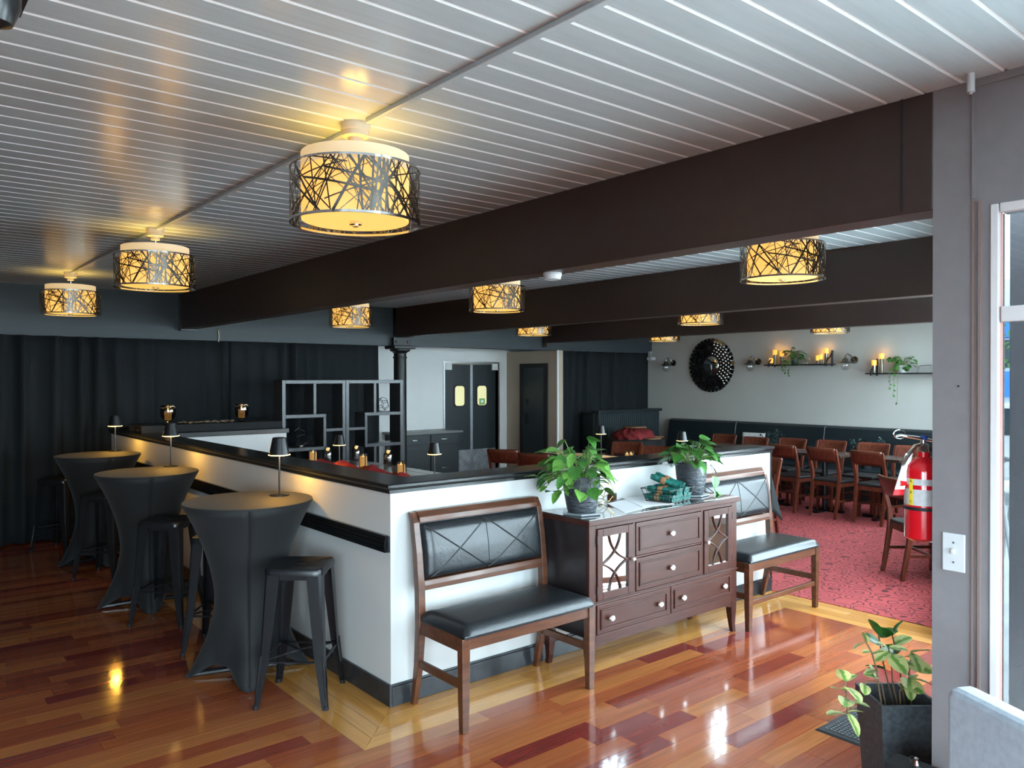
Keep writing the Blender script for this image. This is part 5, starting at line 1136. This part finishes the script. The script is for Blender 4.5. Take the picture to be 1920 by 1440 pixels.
for k, chx in enumerate('ABC'):
    cu = bpy.data.curves.new('letter', 'FONT'); cu.body = chx; cu.size = 0.014; cu.align_x = 'CENTER'; cu.align_y = 'CENTER'; cu.extrude = 0.0002
    o = bpy.data.objects.new('letter', cu); COL.objects.link(o); o.parent = t; cu.materials.append(M_BLK)
    me = bpy.data.meshes.new_from_object(o); bpy.data.objects.remove(o); o = bpy.data.objects.new('letter', me); COL.objects.link(o); o.parent = t
    x, y, z = onring(ya, 0.203-0.034*k-(0.005 if k else 0)); o.location = (x*1.008, y*1.008, z); o.rotation_euler = (R(90), 0, ya+R(90))
ob('valve', MB().lathe([(0.018, 0.300), (0.018, 0.33), (0.010, 0.335), (0.010, 0.35)], 16), M_STEEL, t, smooth=True)
ld = Vector((-fw.x*0+(-rt.x), -rt.y, 0)).normalized()     # lever points to the left in the photo
def lv(d, z): return (ld.x*d, ld.y*d, z)
ob('lever', MB().tube([lv(-0.03, 0.345), lv(0.02, 0.355), lv(0.085, 0.365), lv(0.10, 0.36)], [0.010, 0.014, 0.012, 0.008], 8, flat=0.5), M_CHROME, t, smooth=True)
ob('carry_handle', MB().tube([lv(0.0, 0.335), lv(0.03, 0.325), lv(0.062, 0.285), lv(0.075, 0.255)], [0.010, 0.014, 0.014, 0.010], 8, flat=0.5), M_CHROME, t, smooth=True)
ob('pull_ring', MB().tube([(ld.x*(0.085+0.022*math.cos(a)), ld.y*(0.085+0.022*math.cos(a)), 0.368+0.016*math.sin(a)) for a in [2*PI*k/20 for k in range(21)]], 0.0018, 5), M_CHROME, t)
ob('pin_tag', boxes((-0.008, 0.012, -0.012, 0.008, 0.348, 0.362)), M_BLUE, t)
ob('gauge', MB().lathe([(0.013, 0.0), (0.013, 0.012), (0.001, 0.013)], 16, (0.012, -0.022, 0.318), 'y'), M_CHROME, t)
ob('hose', MB().tube([(0.0, 0.02, 0.32), (0.03, 0.05, 0.30), (0.035, 0.05, 0.18), (0.03, 0.055, 0.06)], 0.009, 8), M_BLK, t, smooth=True)
ob('red_nozzle', MB().tube([lv(0.06, 0.192), lv(0.085, 0.192)], [0.008, 0.012], 10), M_FRED, t, smooth=True)
m = MB(); a0, b0 = Vector(lv(0.052, 0.30)), Vector(lv(0.092, 0.15)); n_ = Vector((-fw.x, -fw.y, 0))*0.004; wv = ld*0.018
m.hexa([b0-wv, b0+wv, b0+wv+n_, b0-wv+n_], [a0-wv*0.7, a0+wv*0.7, a0+wv*0.7+n_, a0-wv*0.7+n_]); tg = ob('inspection_tag', m, M_PAPER, t)
m = MB(); m.hexa([b0-wv*1.02-n_*0.1, b0+wv*1.02-n_*0.1, b0+wv*1.02+n_*1.1, b0-wv*1.02+n_*1.1], [b0.lerp(a0, .14)-wv-n_*0.1, b0.lerp(a0, .14)+wv-n_*0.1, b0.lerp(a0, .14)+wv+n_*1.1, b0.lerp(a0, .14)-wv+n_*1.1]); ob('tag_red_strip', m, M_FRED, tg)
ob('wall_hook', boxes((0.05, 0.071, -0.012, 0.012, 0.26, 0.33)), M_STEEL, t)
t = root('light_switch', (-1.094, FY-0.0005, 1.113), 0, 'white toggle light switch plate on the brown wall', 'switch')
ob('plate', boxes((-0.036, 0.036, -0.006, 0, -0.064, 0.064)), M_PLATE, t, bev=0.003); ob('toggle', boxes((-0.005, 0.005, -0.018, -0.005, -0.004, 0.014)), M_PLATE, t, bev=0.002)
for z in (-0.033, 0.033): ob('screw', MB().lathe([(0.0035, 0), (0.003, -0.0015)], 10, (0, -0.006, z), 'y'), M_STEEL, t)
q = at(1798, 724, y=FY); tag(ob('wall_screw', MB().lathe([(0.004, 0), (0.003, -0.004)], 10, (0, 0, 0), 'y'), M_CHROME, loc=(q.x, FY, q.z)), 'single bright screw head in the brown wall', 'screw')
# planter
PLX, PLY = -1.409, 3.11
t = root('planter', (PLX, PLY, 0), -YAW, 'square graphite planter with variegated plants beside the brown post', 'planter')
m = MB(); ro, rb, H_ = 0.115, 0.088, 0.465
m.hexa([(-rb, -rb, 0), (rb, -rb, 0), (rb, rb, 0), (-rb, rb, 0)], [(-ro, -ro, H_), (ro, -ro, H_), (ro, ro, H_), (-ro, ro, H_)]); m.f.remove((4, 5, 6, 7))
ri = ro-0.012; m.add([(-ro, -ro, H_), (ro, -ro, H_), (ro, ro, H_), (-ro, ro, H_), (-ri, -ri, H_), (ri, -ri, H_), (ri, ri, H_), (-ri, ri, H_), (-ri+0.02, -ri+0.02, H_-0.12), (ri-0.02, -ri+0.02, H_-0.12), (ri-0.02, ri-0.02, H_-0.12), (-ri+0.02, ri-0.02, H_-0.12)],
    [(0, 1, 5, 4), (1, 2, 6, 5), (2, 3, 7, 6), (3, 0, 4, 7), (4, 5, 9, 8), (5, 6, 10, 9), (6, 7, 11, 10), (7, 4, 8, 11)])
ob('box', m, M_PLANT, t, fix=False); ob('soil', boxes((-ri+0.015, ri-0.015, -ri+0.015, ri-0.015, H_-0.11, H_-0.095)), M_SOIL, t)
rr = random.Random(31); sm = MB()
def shoot(pts, leaves):
    P = [Vector(p_) for p_ in pts]; sm.tube(P, 0.0032, 6)
    for tt, d, s_, k, m_ in leaves:
        f_ = tt*(len(P)-1); i = min(int(f_), len(P)-2); put_leaf(t, k, m_, P[i].lerp(P[i+1], f_-i), d, s_, rr.uniform(-0.5, 0.5))
L_, R_, F_, U_ = Vector((-1, 0, 0)), Vector((1, 0, 0)), Vector((0, -1, 0)), Vector((0, 0, 1))
V = M_VLEAF
shoot([(-0.05, -0.03, 0.37), (-0.085, -0.05, 0.53), (-0.15, -0.07, 0.545), (-0.205, -0.085, 0.48), (-0.232, -0.09, 0.415)], [(0.35, L_*0.3+U_, 0.07, 'oval', V), (0.55, F_+L_*0.4-U_*0.3, 0.06, 'oval', V), (0.8, R_+F_*0.6, 0.06, 'oval', V)])
shoot([(-0.232, -0.09, 0.415), (-0.240, -0.10, 0.48), (-0.246, -0.10, 0.555)], [(0.05, L_+F_*0.3+U_*0.25, 0.095, 'oval', V), (0.1, F_*0.8-U_*0.9+R_*0.35, 0.085, 'oval', V), (0.15, R_+F_*0.5+U_*0.3, 0.06, 'oval', V), (0.55, L_*0.5+F_+U_*0.1, 0.085, 'oval', V), (0.75, L_+F_*0.6+U_*0.5, 0.085, 'oval', V), (0.85, F_+R_*0.25-U_*0.2, 0.09, 'oval', V), (1.0, L_*0.5+U_*1.0+F_*0.5, 0.075, 'oval', V), (1.0, R_+U_*0.6, 0.05, 'oval', V)])
shoot([(-0.07, -0.05, 0.37), (-0.098, -0.06, 0.50), (-0.108, -0.06, 0.58), (-0.128, -0.06, 0.65), (-0.150, -0.06, 0.69)], [(0.42, L_+U_*0.35+F_*0.3, 0.065, 'oval', V), (0.5, L_*0.9+F_*0.5+U_*0.1, 0.06, 'oval', V), (0.72, R_+U_*0.5+F_*0.3, 0.045, 'oval', V), (0.75, L_+U_*0.2+F_*0.4, 0.045, 'oval', V), (1.0, L_-U_*0.25+F_*0.4, 0.065, 'oval', V), (1.0, U_+L_*0.35+F_*0.4, 0.05, 'oval', V)])
shoot([(0.0, -0.03, 0.37), (-0.02, -0.06, 0.50), (0.0, -0.09, 0.56)], [(0.6, F_+L_*0.4+U_*0.6, 0.075, 'oval', V), (0.8, F_+R_*0.3, 0.085, 'oval', V), (1.0, F_+L_*0.5-U_*0.1, 0.085, 'oval', V), (1.0, R_+F_*0.7, 0.08, 'oval', V), (0.9, F_*0.6-U_*0.9, 0.07, 'oval', V)])
shoot([(0.02, 0.02, 0.37), (-0.02, 0.0, 0.52), (-0.035, -0.02, 0.62), (-0.05, -0.03, 0.655)], [(0.6, R_+F_*0.6+U_*0.2, 0.08, 'oval', V), (0.7, F_-U_*0.5+R_*0.3, 0.09, 'oval', V), (0.85, L_+F_*0.3-U_*0.4, 0.07, 'oval', V), (1.0, L_*0.8+U_*0.5+F_*0.4, 0.06, 'oval', V), (1.0, R_+U_*0.1+F_*0.5, 0.07, 'oval', V)])
shoot([(0.05, -0.02, 0.37), (0.03, -0.03, 0.55), (0.035, -0.04, 0.64)], [(0.5, F_+L_*0.3+U_*0.3, 0.075, 'oval', V), (0.75, F_+R_*0.5, 0.09, 'oval', V), (0.9, L_+F_*0.6+U_*0.3, 0.08, 'oval', V), (1.0, R_*0.6+U_*0.6+F_, 0.08, 'oval', V), (1.0, F_-U_*0.6, 0.085, 'oval', V)])
shoot([(0.02, 0.06, 0.37), (-0.03, 0.06, 0.58), (-0.05, 0.05, 0.68)], [(0.4, L_+U_*0.3, 0.08, 'oval', M_LEAF), (0.6, R_+U_*0.4, 0.08, 'oval', M_LEAF), (0.8, L_+U_*0.6, 0.08, 'oval', M_LEAF), (0.95, R_+U_*0.5, 0.08, 'oval', M_LEAF), (1.0, U_+L_*0.5, 0.075, 'oval', M_LEAF)])
shoot([(0.06, 0.05, 0.37), (0.03, 0.05, 0.56), (0.0, 0.04, 0.68)], [(0.5, R_+F_*0.5+U_*0.2, 0.08, 'oval', M_LEAF), (0.7, L_+F_*0.3+U_*0.2, 0.08, 'oval', M_LEAF), (0.85, R_+U_*0.5, 0.075, 'oval', V), (1.0, L_+U_*0.7, 0.08, 'oval', M_LEAF), (1.0, R_*0.6+U_, 0.075, 'oval', M_LEAF)])
ob('stems', sm, M_STEMB, t, smooth=True)
# door mat
t = root('door_mat', (-1.745, 3.75, 0), 0, 'black rubber door mat with grey ribs beside the planter', 'mat')
ob('mat_base', MB().hexa([(-0.25, -0.215, 0.001), (0.25, -0.215, 0.001), (0.25, 0.215, 0.001), (-0.25, 0.215, 0.001)], [(-0.24, -0.205, 0.008), (0.24, -0.205, 0.008), (0.24, 0.205, 0.008), (-0.24, 0.205, 0.008)]), M_MAT, t)
m = MB()
for i in range(22):
    for j in range(16): m.box(-0.215+0.0195*i, -0.202+0.0195*i, -0.18+0.0226*j+0.003*(i % 2), -0.163+0.0226*j+0.003*(i % 2), 0.008, 0.013)
o = ob('mat_ribs', m, M_MATR, t); o['kind'] = 'stuff'
# small stand with pump bottle in front of the planter
q = at(1690, 1432, y=2.72); t = root('low_stand', (q.x+0.03, 2.74, 0), 0, 'small black stand at the bottom edge in front of the planter', 'stand'); zt = q.z
ob('top', boxes((-0.075, 0.075, -0.05, 0.05, zt-0.02, zt)), M_BLK, t, bev=0.003); ob('body', boxes((-0.065, 0.065, -0.04, 0.04, 0, zt-0.02)), M_PLANT, t)
q = at(1718, 1438, y=2.71); t = root('bottle', (q.x, 2.71, zt), 0, 'little dark bottle with ring and bright collar on the low stand', 'bottle')
ob('body', MB().lathe([(0.016, 0), (0.017, 0.004), (0.015, 0.012), (0.008, 0.018)], 16), M_BLK, t, smooth=True); ob('neck', MB().lathe([(0.008, 0.018), (0.009, 0.022), (0.006, 0.028), (0.006, 0.038), (0.008, 0.042), (0.001, 0.046)], 14), M_CHROME, t, smooth=True)
ob('ring', MB().tube([(-0.011+0.011*math.cos(a), 0, 0.032+0.013*math.sin(a)) for a in [2*PI*k/16 for k in range(17)]], 0.0014, 5), M_BLK, t)
# upholstered chair at the lower right corner, seen from behind its back
ca, cb_ = at(1772, 1283, y=2.2), at(1975, 1309, y=2.05)
dv = Vector((cb_.x-ca.x, cb_.y-ca.y, 0)); wdt = 0.46; dv.normalize(); mid = Vector((ca.x, ca.y, 0))+dv*wdt/2; top = ca.z
t = root('upholstered_chair', (mid.x, mid.y, 0), math.atan2(dv.y, dv.x), 'blue-grey upholstered chair back at the bottom right corner', 'chair')
pf = []
def rr2(w, z0, z1, r_):
    pts = []
    for cx, cz, a0 in ((w-r_, z1-r_, 0), (-w+r_, z1-r_, 90)):
        for k in range(6): a = R(a0+18*k); pts.append((cx+r_*math.cos(a), cz+r_*math.sin(a)))
    return pts+[(-w, z0), (w, z0)]
ob('backrest', MB().prism(rr2(wdt/2, 0.40, top, 0.03), 1, 0.0, 0.075), M_CHAIRU, t, bev=0.018)
ob('seat', boxes((-0.23, 0.23, 0.07, 0.50, 0.38, 0.48)), M_CHAIRU, t, bev=0.02)
for sx_ in (-1, 1):
    for yy in (0.04, 0.46): ob('leg', MB().tube([(sx_*0.19, yy, 0), (sx_*0.19, yy, 0.39)], [0.014, 0.02], 8), M_BWOOD, t)

# ------------------------------------------------------------------ outdoors through the window
gr = ob('pavement', boxes((-30, 30, 2.9, 60, -0.30, -0.12)), M_PAVE); gr['kind'] = 'structure'
gr = ob('low_bounce_yard', boxes((-30, 30, -30, 2.9, -0.30, -0.12)), mat('low_bounce_dark', (0.07, 0.07, 0.072), 0.9, var=0.2, scale=20)); gr['kind'] = 'structure'  # unseen ground, added dark to keep bounce light off the ceiling
struct('trim_17', boxes((-0.95, 2.6, 3.0, 3.9, 2.50, 2.60)), M_BEAM)
q = at(1899, 900, y=3.9); o = root('porch_post', (q.x+0.075, 3.9, -0.12), 0, 'grey-brown porch post outside the window', 'post')
ob('post', boxes((-0.07, 0.07, -0.06, 0.06, 0.0, 2.62)), M_EXTP, o, bev=0.004); ob('plinth', boxes((-0.085, 0.085, -0.075, 0.075, 0, 0.12)), M_EXTP, o)
q = at(1884, 780, y=13); o = root('parked_car', (q.x, 13.4, -0.12), R(15), 'white parked car seen through the window', 'car')
ob('body', MB().prism([(-2.1, 0.35), (-2.1, 0.85), (-1.2, 1.0), (-0.6, 1.45), (0.9, 1.45), (1.5, 1.0), (2.1, 0.9), (2.1, 0.35)], 1, -0.85, 0.85), M_CARW, o, bev=0.06)
ob('side_glass', MB().prism([(-1.0, 1.0), (-0.55, 1.38), (0.85, 1.38), (1.3, 1.0)], 1, -0.87, 0.87), M_CARG, o)
for x in (-1.3, 1.3):
    for y in (-0.8, 0.8): ob('wheel', MB().lathe([(0.33, -0.1), (0.34, 0), (0.33, 0.1)], 24, (x, y, 0.34), 'y'), M_BLK, o)
q = at(1884, 720, y=32); o = root('street_building', (q.x, 33, -0.12), R(12), 'pale building with a blue band across the street', 'building')
ob('wall', boxes((-8, 8, 0, 5, 0, 5.5)), M_OWALL, o); ob('blue_band', boxes((-8.1, 8.1, -0.3, 0.0, 1.1, 2.05)), M_BLUEB, o); ob('awning', boxes((-8.1, 8.1, -0.8, 0.0, 3.3, 3.9)), M_BLUEB, o)
for k in range(5): ob('window', boxes((-7+3*k, -5+3*k, -0.05, 0.0, 2.2, 3.2)), M_CARG, o)
q = at(1884, 680, y=22); o = root('street_tree', (q.x-0.8, 22, -0.12), 0, 'small street tree in front of the blue-banded building', 'tree')
ob('trunk', MB().tube([(0, 0, 0), (0.05, 0, 1.2), (0, 0.05, 2.2)], [0.12, 0.09, 0.06], 8), M_STEMB, o)
le = MB(); rr = random.Random(8)
for k in range(320):
    c = Vector((rr.gauss(0, 0.5), rr.gauss(0, 0.5), 2.6+rr.gauss(0, 0.5))); d = Vector((rr.gauss(0, 1), rr.gauss(0, 1), rr.gauss(0, 1))).normalized()*0.16; s_ = d.cross(Vector((0.2, 0.5, 1))).normalized()*0.09; le.add([c-d, c+s_, c+d, c-s_], [(0, 1, 2, 3)])
lo = ob('foliage', le, M_TREE, o, fix=False); lo['kind'] = 'stuff'
q = at(1889, 900, y=6.5); o = root('hose_reel', (q.x, 6.5, -0.12), R(70), 'pale hose reel standing outside the window', 'hose reel')
hz_ = q.z+0.12; m = MB()
for k in range(5): m.tube([(-0.05+0.025*k, (0.17-0.006*k)*math.cos(a), hz_+(0.17-0.006*k)*math.sin(a)) for a in [2*PI*j/24 for j in range(25)]], 0.014, 6)
ob('hose_coil', m, M_ROPE, o, smooth=True); ob('frame', MB().tube([(-0.08, -0.18, 0), (-0.08, 0, hz_), (0.08, 0, hz_), (0.08, 0.18, 0)], 0.015, 8).tube([(-0.08, 0.18, 0), (-0.08, 0, hz_)], 0.015, 8).tube([(0.08, -0.18, 0), (0.08, 0, hz_)], 0.015, 8), M_ROPE, o)
